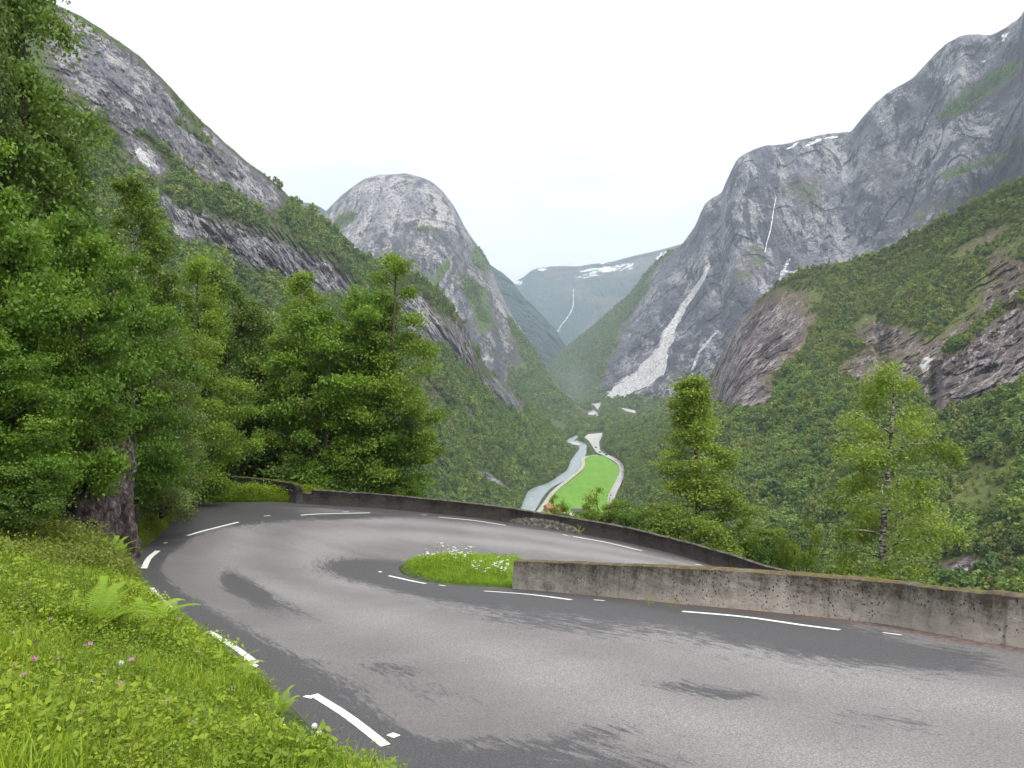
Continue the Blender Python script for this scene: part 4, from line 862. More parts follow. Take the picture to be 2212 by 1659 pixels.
# ------------------------------------------------------------------ individual trees
def tree_meshes(seed, H, R, prof, h0, nlimb, nleaf, leaf, rise, droop, mat, bark, clump=.22, tr=.16, multi=1, lean=0.0, subn=6):
    r = np.random.RandomState(seed); mb = MB(); tw = []   # twigs : start, end, tone
    for mtr in range(multi):
        off = np.array([.0, .0]) if multi == 1 else np.array([math.cos(mtr * 2.4), math.sin(mtr * 2.4)]) * .25
        Hm = H * (1 if mtr == 0 else r.uniform(.72, .95))
        tz = np.linspace(0, 1, 12); ph = r.rand(4) * 6.28
        tx = off[0] + off[0] * tz * 3 + lean * tz ** 1.5 * H * .12 + .02 * H * np.sin(tz * 4 + ph[0]) * tz; ty = off[1] + off[1] * tz * 3 + .02 * H * np.sin(tz * 5 + ph[1]) * tz
        TP = np.stack([tx, ty, tz * Hm * .97 - .3 * (1 - tz)], 1)
        mb.tube(TP, tr * (1 - tz) ** .8 + .012, 8)
        tp = lambda h: np.array([np.interp(h, TP[:, 2], TP[:, k]) for k in range(3)])
        nl = nlimb // multi if multi > 1 else nlimb
        for i in range(nl):
            t = min(.995, max(0, (i + r.rand()) / nl)); h = h0 + (Hm - h0) * t
            Ln = R * prof(t) * r.uniform(.5, 1.18); az = i * 2.39996 + r.normal() * .7
            out = np.array([math.cos(az), math.sin(az), 0]); rs_ = rise * r.uniform(.45, 1.5)
            s0 = tp(max(.3, h - Ln * rs_ * .75)); q_ = np.linspace(0, 1, 6)[:, None]
            side = np.array([-out[1], out[0], 0]) * r.normal() * .12 * Ln
            C = s0 + out * Ln * q_ + side * q_ ** 2 + np.array([0, 0, 1]) * Ln * (rs_ * q_ * 1.1 - (droop + rs_ * .35) * q_ ** 2.2)
            mb.tube(C, np.linspace(max(.012, tr * .34 * (1 - t * .6)), .006, 6), 5)
            lt = r.rand()
            tw.append((C[4], C[5], lt, 1.0)); tw.append((C[3], C[4], lt, .8))
            for k in range(subn):
                u = r.uniform(.22, .98); c = np.array([np.interp(u, q_[:, 0], C[:, kk]) for kk in range(3)])
                d = unit(out * r.uniform(.2, 1) + np.array([-out[1], out[0], 0]) * r.choice([-1, 1]) * r.uniform(.4, 1.1) + [0, 0, r.uniform(-.1, .55)])
                l = Ln * r.uniform(.22, .5) * (1.15 - .5 * u) + .15; e = c + d * l + np.array([0, 0, -droop * l * 1.1])
                if l > .35 and k < 3: mb.tube(np.array([c, (c + e) / 2 + [0, 0, .04 * l], e]), [.014, .009, .004], 4)
                tw.append(((c + e) / 2 if l > .5 else c, e, np.clip(lt + r.normal() * .2, 0, 1), l))
                if l > .8: tw.append((c, (c + e) / 2, lt, l * .5))
        for k in range(6): tw.append((TP[-1] - [0, 0, .9], TP[-1] + r.normal(size=3) * [.12, .12, .12] + [0, 0, .15], .8, .5))
    A = np.array([t[0] for t in tw]); B = np.array([t[1] for t in tw]); to = np.array([t[2] for t in tw]); wt_ = (np.array([t[3] for t in tw]) ** .8 + .12) * (.25 + r.exponential(1.0, len(tw)))
    k = r.choice(len(tw), nleaf, p=wt_ / wt_.sum()); u = r.rand(nleaf, 1) ** .8 * 1.06
    cl = clump * (.5 + .9 * r.rand(len(tw)))[k][:, None]
    C = A[k] * (1 - u) + B[k] * u + r.normal(size=(nleaf, 3)) * cl * [1, 1, .62]
    C[:, 2] -= r.rand(nleaf) ** 2 * droop * 1.0
    nrm = unit(r.normal(size=(nleaf, 3)) + [0, 0, .7]); U = unit(np.cross(nrm, r.normal(size=(nleaf, 3)))); V = np.cross(nrm, U)
    s = leaf * (.6 + .7 * r.rand(nleaf))[:, None] / 2
    tone = np.clip(.45 * to[k] + .3 * r.rand(nleaf) + .15, 0, 1)
    Vv, F, tn = quads_from(C, U * s, V * s * .72, tone)
    C2 = mesh_np('crown', Vv, F, mat, False, {'tone': tn})
    return mb.mesh('trunk', bark, True), C2, H, R
pr_birch = lambda t: (.55 + .45 * math.sin(min(1, t * 1.3 + .15) * math.pi * .5)) * (1 - t) ** .62 * 1.25 + .06
pr_oval = lambda t: (.55 + .45 * min(1, t * 3)) * max(.12, 1 - max(0, (t - .45) / .6) ** 1.7) ** .8
pr_round = lambda t: math.sqrt(max(.03, 1 - (2 * t - .86) ** 2 / 1.45)) 
pr_cone = lambda t: min(1, (1 - t) * 1.5) ** .85 * (.8 + .2 * math.sin(t * 21)) * 1.1 + .06
pr_open = lambda t: (.45 + .55 * abs(math.sin(t * 9.5 + .6))) * math.sqrt(max(.05, 1 - (2 * t - .9) ** 2 / 1.35))
TM = {
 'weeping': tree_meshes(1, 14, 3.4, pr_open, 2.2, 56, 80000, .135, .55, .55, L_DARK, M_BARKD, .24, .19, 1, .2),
 'weeping2': tree_meshes(2, 13, 3.2, pr_round, .6, 52, 56000, .125, .5, .5, L_GREY, M_BARKD, .24, .17),
 'alder': tree_meshes(3, 11, 3.2, pr_round, .8, 50, 56000, .145, .85, .12, L_ALDER, M_BARKD, .26, .17, 2),
 'alder2': tree_meshes(4, 10, 3.3, pr_open, .6, 50, 56000, .15, .75, .10, L_ALDER, M_BARKD, .27, .16, 3),
 'birch': tree_meshes(5, 12, 2.5, pr_oval, 1.0, 66, 46000, .12, .7, .25, L_BIRCH, M_BARKW, .20, .14),
 'birch2': tree_meshes(6, 12, 2.6, pr_oval, .6, 56, 56000, .125, .75, .2, L_BIRCH, M_BARKD, .23, .15, 2),
 'cone': tree_meshes(7, 12, 2.4, pr_cone, .4, 90, 66000, .115, .38, .12, L_BRIGHT, M_BARKD, .20, .15),
 'open': tree_meshes(8, 12, 3.0, pr_open, 2.6, 34, 30000, .11, .9, .35, L_BRIGHT, M_BARKW, .24, .17, 1, .05),
 'bush': tree_meshes(9, 3.2, 1.6, pr_round, .1, 40, 14000, .11, .7, .1, L_ALDER, M_BARKD, .16, .04, 3, 0, 5),
 'bush2': tree_meshes(10, 3.2, 1.5, pr_open, .1, 36, 9000, .105, .9, .1, L_BRIGHT, M_BARKD, .14, .035, 3, 0, 5),
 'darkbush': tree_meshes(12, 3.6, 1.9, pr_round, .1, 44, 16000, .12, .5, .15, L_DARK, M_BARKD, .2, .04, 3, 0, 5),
}
def put_tree(var, px, base_py, Y, top_py, wpx, name, label, cat='tree', rz=None, group=None, mat=None):
    tm, cm, H, R = TM[var]
    b0 = at(px, base_py, Y); t0 = at(px, top_py, Y); h = t0[2] - b0[2]; w = wpx / FPX * Y / 2
    e = bpy.data.objects.new(name, None); COL.objects.link(e); e.location = b0.tolist()
    s = h / H; sw = w / R; e.scale = (sw, sw, s); e.rotation_euler = (0, 0, rs.rand() * 6.28 if rz is None else rz)
    e['label'] = label; e['category'] = cat
    if group: e['group'] = group
    link('trunk', tm, parent=e); link('crown', cm, parent=e)
    return e
TREES = [
 ('weeping', 95, 1120, 27, -130, 460, 'birch_tree', 'tallest dark weeping birch at the left edge, top cut off by the frame'),
 ('weeping2', -90, 1120, 24, -240, 380, 'birch_tree', 'drooping birch half outside the left frame edge behind the bright alder'),
 ('alder', -5, 1130, 18.5, 265, 400, 'alder_tree', 'bright green alder nearest the camera at the left frame edge'),
 ('alder2', 150, 1110, 21.5, 455, 330, 'alder_tree', 'broad light green alder rising above the rock outcrop'),
 ('alder', -20, 1120, 17, 640, 300, 'alder_tree', 'low spreading alder over the bank at the left frame edge'),
 ('alder2', 55, 1110, 20, 700, 280, 'alder_tree', 'leafy alder whose branches hang over the top of the rock'),
 ('weeping', 20, 1120, 30, 60, 420, 'birch_tree', 'shaded birch filling the space under the tallest weeping birch'),
 ('alder', 230, 1110, 28, 610, 300, 'alder_tree', 'light green alder over the back of the rock outcrop'),
 ('alder2', 30, 1120, 20, 420, 330, 'alder_tree', 'leafy alder between the nearest alder and the broad light green one'),
 ('birch', 310, 1110, 32, 380, 250, 'birch_tree', 'slender pointed birch standing out against the pale scree of the mountain'),
 ('alder', 290, 1110, 26, 520, 260, 'alder_tree', 'saturated green alder directly behind the rock outcrop'),
 ('weeping2', 350, 1110, 29, 690, 210, 'willow_tree', 'grey-green willow bulging towards the corner of the road'),
 ('birch2', 420, 1100, 38, 545, 210, 'birch_tree', 'yellowish birch between the slender birch and the weeping pair'),
 ('weeping', 485, 1110, 49, 560, 250, 'birch_tree', 'weeping grey-green birch with double top left of the wall end'),
 ('weeping2', 540, 1110, 50, 640, 230, 'birch_tree', 'shaded weeping birch behind the ruined wall end'),
 ('birch', 655, 1110, 47, 583, 185, 'birch_tree', 'narrow light-topped birch left of the big tree by the outer wall'),
 ('alder2', 700, 1110, 46, 660, 290, 'alder_tree', 'wide rounded alder leaning over the outer wall'),
 ('birch2', 815, 1130, 47, 540, 250, 'birch_tree', 'tall birch with twin tops at the right end of the tree row'),
 ('alder', 770, 1120, 47.5, 625, 275, 'alder_tree', 'bushy alder under the twin-topped birch'),
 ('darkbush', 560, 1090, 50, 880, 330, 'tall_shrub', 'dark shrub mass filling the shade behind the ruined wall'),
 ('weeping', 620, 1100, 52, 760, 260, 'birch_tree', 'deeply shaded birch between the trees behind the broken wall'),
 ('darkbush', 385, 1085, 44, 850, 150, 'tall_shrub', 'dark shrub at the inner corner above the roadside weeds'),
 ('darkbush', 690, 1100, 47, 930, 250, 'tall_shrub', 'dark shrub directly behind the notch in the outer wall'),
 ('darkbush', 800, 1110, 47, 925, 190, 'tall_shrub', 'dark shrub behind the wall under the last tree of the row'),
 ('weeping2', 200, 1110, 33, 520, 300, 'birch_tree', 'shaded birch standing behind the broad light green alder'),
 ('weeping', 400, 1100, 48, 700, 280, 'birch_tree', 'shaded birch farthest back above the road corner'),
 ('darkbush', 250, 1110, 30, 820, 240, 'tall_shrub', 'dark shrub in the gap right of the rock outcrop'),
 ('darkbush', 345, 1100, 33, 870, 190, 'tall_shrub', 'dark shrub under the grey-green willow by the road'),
 ('darkbush', 20, 1130, 16.5, 980, 210, 'shrub', 'bluish green shrub on the bank left of the rock outcrop'),
 ('bush', 868, 1075, 46, 1030, 75, 'shrub', 'light green shrub peeping over the outer wall beside the tree row'),
 ('cone', 1500, 1300, 44, 808, 265, 'birch_tree', 'dense pointed light green birch behind the lower wall'),
 ('open', 1903, 1400, 38, 778, 330, 'birch_tree', 'sparse pale birch with a visible trunk above the near parapet'),
 ('bush2', 1213, 1150, 47, 1070, 60, 'shrub', 'small twiggy shrub hiding the red roof in the valley'),
 ('bush2', 1300, 1180, 46, 1050, 100, 'shrub', 'upright light shrub in front of the valley road'),
 ('bush', 1362, 1190, 45, 1092, 130, 'shrub', 'rounded shrub just right of the upright light shrub'),
 ('bush2', 1432, 1210, 44, 1112, 120, 'shrub', 'leafy shrub at the left foot of the pointed birch'),
 ('bush', 1262, 1170, 47, 1104, 90, 'shrub', 'low shrub on the outer wall between the two twiggy shrubs'),
 ('bush2', 1712, 1330, 43, 1122, 120, 'shrub', 'pale green shrub standing alone between the two right birches'),
 ('bush', 1640, 1300, 43, 1160, 110, 'shrub', 'pale shrub above the falling end of the outer wall'),
 ('darkbush', 1500, 1300, 47, 1140, 150, 'shrub', 'dark shrub around the foot of the pointed birch'),
]
for t in TREES: put_tree(t[0], *t[1:6], t[6], t[7], 'shrub' if 'shrub' in t[6] else 'tree')

# ------------------------------------------------------------------ rock outcrop at the bend
m_ro, nt, b = newmat('outcrop_rock'); co = objco(nt)
n1 = noise(nt, mapping(nt, co, (1, 1, .42)), 3.4, 9, .76, .7); n2 = noise(nt, co, 7, 6, .75)
c1 = ramp(nt, n1, [(.40, (.022, .016, .016)), (.50, (.11, .078, .072)), (.57, (.19, .155, .15)), (.66, (.42, .39, .38))])
c1 = mix(nt, ramp(nt, n2, [(.35, .8), (.55, 0.0)]), c1, (.02, .016, .016))
g = N(nt, 'ShaderNodeNewGeometry'); sp = N(nt, 'ShaderNodeSeparateXYZ'); L(nt, g.outputs['Normal'], sp.inputs[0])
so = N(nt, 'ShaderNodeSeparateXYZ'); L(nt, co, so.inputs[0])
mf = math_(nt, 'ADD', math_(nt, 'ADD', math_(nt, 'MULTIPLY', sp.outputs[2], .8), math_(nt, 'MULTIPLY', math_(nt, 'SUBTRACT', n2, .5), 1.8)), math_(nt, 'MULTIPLY', math_(nt, 'SUBTRACT', so.outputs[2], 3.0), .5))
c1 = mix(nt, ramp(nt, mf, [(.35, 0.0), (.6, 1.0)]), c1, mix(nt, n1, (.05, .085, .012), (.20, .13, .03)))
L(nt, c1, b.inputs['Base Color']); bump(nt, b, math_(nt, 'ADD', n1, math_(nt, 'MULTIPLY', n2, .5)), 1.0, .12)
c0 = at(162, 1215, 22.6)
nu_, nv_ = 160, 130; ph = np.linspace(0, 2 * math.pi, nu_); vv = np.linspace(0, 1, nv_)
PH, VV = np.meshgrid(ph, vv); cxp, sxp = np.cos(PH), np.sin(PH); sq = 1 / (np.abs(cxp) ** 3.2 + np.abs(sxp) ** 3.2) ** (1 / 3.2)
rw = 1.30 * (1 - .10 * VV) * np.sqrt(np.clip(1 - np.clip((VV - .72) / .28, 0, 1) ** 2, 0.0004, 1)); hh = 4.7
X = sq * cxp * rw * (1 + .05 * np.sin(VV * 7)) - .25 * VV; Yy = sq * sxp * rw * 1.15 + .7 * VV; Zz = VV * hh - .5
dn = .42 * fbm(cxp * 1.6 + 5, sxp * 1.6, VV * 2.6, 5, 201, .6) + .16 * np.round(3 * fbm(cxp * 2.6, sxp * 2.6, VV * 4, 2, 207)) / 3 + .13 * fbm(cxp * 8, sxp * 8, VV * 3, 5, 202, .6, True) + .05 * fbm(cxp * 22, sxp * 22, VV * 9, 4, 203)
dn += .16 * fbm(cxp * 3.1, sxp * 3.1, VV * 5.5, 5, 205, .55)
X += cxp * dn; Yy += sxp * dn
ro = grid_obj('rock_outcrop', np.stack([X, Yy, Zz], -1), m_ro, label='dark reddish rock outcrop with vertical streaks and a mossy top beside the bend', cat='rock')
ro.location = c0.tolist()

# ------------------------------------------------------------------ bank plants
G_GRASS = leaf_mat('grass_blade', (.10, .17, .012), (.20, .31, .018), (.36, .45, .04), .35, .35, .6, .3, patch=1.1)
G_HERB = leaf_mat('herb_leaf', (.085, .145, .012), (.20, .29, .018), (.34, .43, .035), .35, .35, .6, .3, patch=1.3)
G_OLD = leaf_mat('mixed_herb', (.08, .11, .02), (.15, .19, .03), (.26, .28, .06), .3, .4, .6, .3)
G_FERN = leaf_mat('fern_frond', (.13, .22, .018), (.20, .32, .025), (.29, .42, .045), .35, .3, .6, .3)
def grass_proto(seed, nb, h, w, mat, spread=.09):
    r = np.random.RandomState(seed); V = []; F = []; T = []
    for i in range(nb):
        a = r.rand() * 6.28; o = r.normal(size=2) * spread; hh = h * r.uniform(.5, 1.15); lean = r.uniform(.05, .55) * hh; d = np.array([math.cos(a), math.sin(a)]); sd = np.array([-d[1], d[0]]) * w * r.uniform(.6, 1.3)
        k = len(V); t = r.rand()
        for (q_, ww) in ((0, 1), (.5, .8), (1, .05)):
            c = o + d * lean * q_ ** 1.8; z = hh * q_ * (1 - .18 * q_ ** 2)
            V += [(c[0] - sd[0] * ww, c[1] - sd[1] * ww, z - .02), (c[0] + sd[0] * ww, c[1] + sd[1] * ww, z - .02)]; T += [t, t]
        F += [(k, k + 1, k + 3, k + 2), (k + 2, k + 3, k + 5, k + 4)]
    return proto('grass_tuft', mesh_np('grass_tuft', V, F, mat, False, {'tone': T}))
def herb_proto(seed, h, nl, ls, mat, spread=.12):
    r = np.random.RandomState(seed); ns = 5; C = []; tn = []
    V = []; F = []; T = []
    for s in range(ns):
        o = r.normal(size=2) * spread * .5; top = o + r.normal(size=2) * spread; hh = h * r.uniform(.6, 1.1); k = len(V)
        V += [(o[0] - .003, o[1], -.02), (o[0] + .003, o[1], -.02), (top[0] + .002, top[1], hh), (top[0] - .002, top[1], hh)]; F.append((k, k + 1, k + 2, k + 3)); T += [.2] * 4
        u = r.rand(nl // ns) ** .7; c = np.outer(1 - u, o) + np.outer(u, top); a = r.rand(len(u)) * 6.28; rr = (.03 + .08 * (1 - u * .6)) * r.rand(len(u)) ** .5 * (h / .4)
        C.append(np.stack([c[:, 0] + rr * np.cos(a), c[:, 1] + rr * np.sin(a), u * hh + .01], 1))
    C = np.concatenate(C); n = len(C); nrm = unit(r.normal(size=(n, 3)) * .65 + [0, 0, 1]); U = unit(np.cross(nrm, r.normal(size=(n, 3)))); Vx = np.cross(nrm, U); s = ls * (.6 + .8 * r.rand(n))[:, None] / 2
    Vv, Fq, tq = quads_from(C, U * s, Vx * s * .6, np.clip(r.rand(n) * .7 + .15, 0, 1))
    F = np.vstack([np.array(F), Fq + len(V)]); V = np.vstack([np.array(V), Vv]); T = np.r_[T, tq]
    return proto('herb', mesh_np('herb', V, F, mat, False, {'tone': T}))
PG = [grass_proto(300 + i, 26, .34, .0045, G_GRASS) for i in range(4)]
PH1 = [herb_proto(310 + i, .34, 110, .030, G_HERB) for i in range(3)] + [herb_proto(316, .42, 110, .028, G_HERB), herb_proto(317, .46, 60, .05, G_HERB)]
PT = [grass_proto(305 + i, 9, .75, .0035, G_OLD, .05) for i in range(2)] + [herb_proto(318, .75, 60, .042, G_HERB, .08), herb_proto(319, .8, 50, .036, G_OLD, .07)]
PH2 = [herb_proto(320 + i, .42, 80, .05, G_OLD) for i in range(3)] + [herb_proto(326, .4, 80, .045, G_HERB)]
Bp = BG; bpx, bpy_ = topx(Bp)
def on_grid(Gd, mask, n, seed, jit=True):
    r = np.random.RandomState(seed); a = Gd[1:, :-1] - Gd[:-1, :-1]; b_ = Gd[:-1, 1:] - Gd[:-1, :-1]
    w = np.linalg.norm(np.cross(a, b_), axis=-1) * mask[:-1, :-1]; idx = r.choice(w.size, n, p=(w / w.sum()).ravel()); i, j = np.unravel_index(idx, w.shape); u, v = r.rand(n, 1), r.rand(n, 1)
    print('grid area', w.sum(), 'n', n)
    return Gd[i, j] * (1 - u) * (1 - v) + Gd[i + 1, j] * u * (1 - v) + Gd[i, j + 1] * (1 - u) * v + Gd[i + 1, j + 1] * u * v
vis = (Bp[..., 1] > 1.5) & (bpx > -160) & (bpx < 900) & (bpy_ < 1900) & (bpy_ > 1000)
near = vis & (Bp[..., 1] < 30)
def strew(name, Gd, mask, n, protos, smin, smax, seed, label, zs=1.0, fall=None):
    Q = on_grid(Gd, mask.astype(float), n, seed); r = np.random.RandomState(seed + 1)
    dE = edge_dist(Q) if fall else np.full(n, 9.0)
    if fall: k_ = dE > .12 + .16 * r.rand(n) + .80 * (Q[:, 1] < 10.6) * (Q[:, 0] < 3); Q = Q[k_]; dE = dE[k_]; n = len(Q)
    s = np.clip(.22 + .78 * dE / (fall or 1), .22, 1) * r.uniform(smin, smax, n) * (1 + .6 * fbm(Q[:, 0] * .8, Q[:, 1] * .8, 0 * s_(n), 3, seed))
    return scatter(name, Q, np.stack([s, s, s * zs], 1), np.stack([r.normal(size=n) * .12, r.normal(size=n) * .12, r.rand(n) * 6.28], 1), protos, label, 'plants')
s_ = lambda n: np.zeros(n)
EDG = np.concatenate([oc[::2, :2], ic[::2, :2]])
def edge_dist(Q):
    d = np.full(len(Q), 9.0)
    for k in range(0, len(EDG), 40): d = np.minimum(d, np.sqrt(((Q[:, None, :2] - EDG[None, k:k + 40]) ** 2).sum(-1)).min(1))
    return d
pat = fbm(Bp[..., 0] * .45, Bp[..., 1] * .45, 0 * Bp[..., 0], 4, 340)
lowy = (bpy_ > 1270 + 60 * pat)
strew('grass', Bp, near & lowy & (pat > -.25), 21000, PG, .7, 1.35, 350, 'fresh green grass on the lower left bank', fall=.95)
strew('herb_growth', Bp, near & (lowy), 11500, PH1, .5, 1.35, 351, 'bright leafy herbs covering the left bank beside the road', fall=.95)
strew('tall_herbs', Bp, near & ~lowy & (bpy_ > 1120), 8500, PH2, .9, 1.7, 352, 'duller tall herbs on the upper bank below the trees', fall=.95)
edge_m = vis & (np.arange(BG.shape[1])[None, :] < 9) & (Bp[..., 1] < 62)
strew('edge_grass', Bp, edge_m, 3200, PG, .5, .95, 353, 'thin grass along the tarmac edge', fall=.9)
farm = vis & (Bp[..., 1] >= 26) & (np.arange(BG.shape[1])[None, :] < 50)
strew('roadside_weeds', Bp, farm, 5200, PH1, 1.1, 2.2, 354, 'green weeds below the trees around the road corner', fall=.95)
strew('corner_weeds', Bp, farm & (Bp[..., 1] > 33), 2600, PH1, .8, 1.6, 358, 'leafy weeds in front of the ruined wall end', fall=.8)
strew('tall_stems', Bp, near & (bpy_ > 1130), 1900, PT, .6, 1.15, 356, 'taller stems standing above the herb layer of the left bank', fall=2.2)
# island
vgx, vgy = topx(VG)
isl = (vgx > 862) & (vgx < 1112) & (VG[..., 1] > 18) & (np.linspace(0, 1, VG.shape[1])[None, :] > .06) & (np.linspace(0, 1, VG.shape[1])[None, :] < .94)
PI_ = [grass_proto(330 + i, 30, .55, .006, leaf_mat('island_grass', (.12, .22, .015), (.21, .36, .022), (.36, .50, .06), .35, .3)) for i in range(3)]
PIH = [herb_proto(336, .45, 60, .05, G_HERB)]
strew('island_grass', VG, isl, 4400, PI_, .38, .78, 360, 'tall yellow-green grass on the wedge inside the bend', fall=1.0)
strew('island_herbs', VG, isl, 600, PIH, .45, .8, 361, 'leafy herbs among the grass inside the bend', fall=.95)
tvv = np.linspace(0, 1, VG.shape[1])[None, :]; beh = (vgx >= 1130) & (VG[..., 1] > 8) & (tvv > .2) & (tvv < .6) & (vgx > 1250)
strew('verge_growth', VG, beh, 1500, PH2, .5, .9, 362, 'rough growth on the drop behind the near parapet')

bbvh = BVHTree.FromPolygons([Vector(v) for v in BG.reshape(-1, 3)], grid_faces(*BG.shape[:2]).tolist())
vbvh = BVHTree.FromPolygons([Vector(v) for v in VG.reshape(-1, 3)], grid_faces(*VG.shape[:2]).tolist())
def hit(bv, px, py):
    a, b_ = raydir(px, py); h = bv.ray_cast(Vector((0, 0, 0)), Vector((float(a), 1, float(b_))).normalized())
    return np.array(h[0]) if h[0] else None

# ferns ------------------------------------------------------------------
def frond_mesh(seed, Ln):
    r = np.random.RandomState(seed); n = 34; C = []; U = []; W = []; V = []; F = []; T = []
    for i in range(n):
        u = (i + 1) / n; x = Ln * u * (1 - .12 * u); z = Ln * (.62 * u - .55 * u * u); pl = Ln * .21 * math.sin(min(1, u * 1.25 + .12) * math.pi * .88) * (1.05 - .35 * u) + .008
        for s in (-1, 1):
            k = len(V); w = Ln * .010; t = .5 + .3 * r.rand()
            V += [(x - w, 0, z), (x + w, 0, z), (x + w * .9 + pl * .28, s * pl * .6, z - .1 * pl), (x - w * .6 + pl * .28, s * pl * .6, z - .1 * pl), (x + pl * .42, s * pl, z - .25 * pl), (x + pl * .38, s * pl, z - .25 * pl)]
            F += [(k, k + 1, k + 2, k + 3), (k + 3, k + 2, k + 4, k + 5)]; T += [t] * 6
    k = len(V)
    for i in range(9):
        u = i / 8; V += [(Ln * u * (1 - .12 * u), -.004, Ln * (.62 * u - .55 * u * u)), (Ln * u * (1 - .12 * u), .004, Ln * (.62 * u - .55 * u * u))]; T += [.3, .3]
    F += [(k + 2 * i, k + 2 * i + 1, k + 2 * i + 3, k + 2 * i + 2) for i in range(8)]
    return mesh_np('frond', V, F, G_FERN, False, {'tone': T})
FR = [frond_mesh(400 + i, 1.0) for i in range(3)]
def fern(px, py, size, nf, label, seed):
    p = hit(bbvh, px, py)
    if p is None: print('fern miss', px, py); return
    r = np.random.RandomState(seed); e = bpy.data.objects.new('fern', None); COL.objects.link(e); e.location = (p + [0, 0, .16 * size / .8]).tolist(); e['label'] = label; e['category'] = 'fern'
    for i in range(nf):
        f = link('frond', FR[i % 3], parent=e); s = size * r.uniform(.75, 1.1); f.scale = (s, s, s * r.uniform(.9, 1.25)); f.rotation_euler = (r.normal() * .15, -r.uniform(.15, .75), i * 6.283 / nf + r.normal() * .2)
fern(205, 1405, 1.05, 15, 'largest yellow-green fern in the middle of the left bank', 1)
fern(318, 1392, .95, 14, 'yellow-green fern right of the largest fern on the bank', 2)
fern(385, 1440, .6, 10, 'small fern beside the white dandelion clock', 3)
fern(480, 1515, .7, 10, 'small fern near the lower tarmac edge on the bank', 4)
fern(600, 1562, .45, 9, 'smallest fern at the very edge of the tarmac', 5)
fern(240, 1240, 1.0, 11, 'fern under the rock outcrop reaching over the road edge', 6)
fern(160, 1385, .7, 11, 'fern left of the largest fern, half sunk in herbs', 7)
# flowers -------------------------------------------------------------------
m_purp = plain('purple_petal', (.36, .09, .36), (.50, .18, .48), 40, .7); m_yel = plain('yellow_petal', (.75, .55, .02), (.8, .65, .05), 40, .7); m_wht = plain('white_petal', (.72, .74, .66), (.85, .85, .8), 40, .8); m_stem = plain('flower_stem', (.08, .15, .02), (.14, .16, .04), 10, .8); m_clock = plain('seed_fluff', (.62, .62, .60), (.8, .8, .78), 60, 1.0)
def flower_mesh(mat, R, n=5):
    V = []; F = []
    for i in range(n):
        a = i * 6.283 / n; k = len(V); c, s = math.cos(a), math.sin(a)
        for (x, y, z) in ((.1, 0, 0), (.55, -.36, .12), (1.0, -.22, .28), (1.0, .22, .28), (.55, .36, .12)): V.append(((x * c - y * s) * R, (x * s + y * c) * R, z * R))
        F.append([k, k + 1, k + 2, k + 3, k + 4])
    me = bpy.data.meshes.new('petals'); me.from_pydata(V, [], F); me.materials.append(mat); me.update(); return me
def stem_mesh(h, bend=.06, r0=.004):
    mb = MB(); t = np.linspace(0, 1, 5); mb.tube(np.stack([bend * t ** 2, 0 * t, t * h], 1), np.full(5, r0), 4); return mb.mesh('stem', m_stem)
ST4 = stem_mesh(.42); PM = flower_mesh(m_purp, .026); YM = flower_mesh(m_yel, .019)
def flower(name, p, pet, h, label, group, seed, cat='flower'):
    r = np.random.RandomState(seed); e = bpy.data.objects.new(name, None); COL.objects.link(e); e.location = p.tolist(); e['label'] = label; e['category'] = cat; e['group'] = group; e.rotation_euler = (0, 0, r.rand() * 6.28)
    s = link('stem', ST4, parent=e); s.scale = (1, 1, h / .42); f = link('petals', pet, parent=e); f.location = (.06, 0, h); f.rotation_euler = (r.normal() * .5, .3 + r.normal() * .4, 0); q_ = r.uniform(.8, 1.35); f.scale = (q_, q_, q_)
rr = np.random.RandomState(77)
pf = [(55, 1380), (118, 1412), (150, 1330), (230, 1405), (298, 1424), (236, 1488), (222, 1530), (110, 1520), (32, 1520), (62, 1520), (290, 1490), (420, 1480), (440, 1405), (62, 1560), (175, 1565), (198, 1553), (495, 1575), (475, 1618), (45, 1555), (305, 1600), (128, 1350), (75, 1265), (35, 1205), (160, 1262), (260, 1330), (310, 1385), (350, 1470), (90, 1470), (205, 1452), (412, 1640), (20, 1640), (250, 1640), (140, 1610), (330, 1550), (15, 1440), (275, 1555), (372, 1605), (150, 1450), (190, 1215), (100, 1230), (395, 1380), (180, 1500), (345, 1330)]
for i, (x, y) in enumerate(pf):
    p = hit(bbvh, x, y + 18)
    if p is not None: flower('cranesbill', p, PM, rr.uniform(.38, .55), 'purple cranesbill flower among the herbs of the left bank', 'purple flowers on the left bank', i)
for i, (x, y) in enumerate([(37, 1480), (30, 1487), (540, 1464), (552, 1470), (546, 1478), (602, 1617), (540, 1600), (186, 1478), (470, 1500), (256, 1450), (575, 1530), (505, 1650), (310, 1645), (600, 1632), (440, 1550), (8, 1500)]):
    p = hit(bbvh, x, y + 16)
    if p is not None: flower('buttercup', p, YM, rr.uniform(.3, .42), 'small yellow buttercup in the grass of the left bank', 'yellow flowers on the left bank', 100 + i)
def clock_mesh(R):
    r = np.random.RandomState(5); d = unit(r.normal(size=(260, 3))); C = d * R * .86; U = unit(np.cross(d, r.normal(size=(260, 3)))); V = np.cross(d, U)
    Vv, F, tn = quads_from(C + d * R * .1, U * R * .16, V * R * .16, np.zeros(260)); 
    d2_ = unit(r.normal(size=(160, 3))); w = unit(np.cross(d2_, [0, 0, 1])) * R * .02; b0 = len(Vv)
    V2 = np.stack([d2_ * 0 - w, d2_ * 0 + w, d2_ * R * .95 + w, d2_ * R * .95 - w], 1).reshape(-1, 3); F2 = np.arange(640).reshape(160, 4) + b0
    return mesh_np('seed_head', np.vstack([Vv, V2]), np.vstack([F, F2]), m_clock)
CK = clock_mesh(.034)
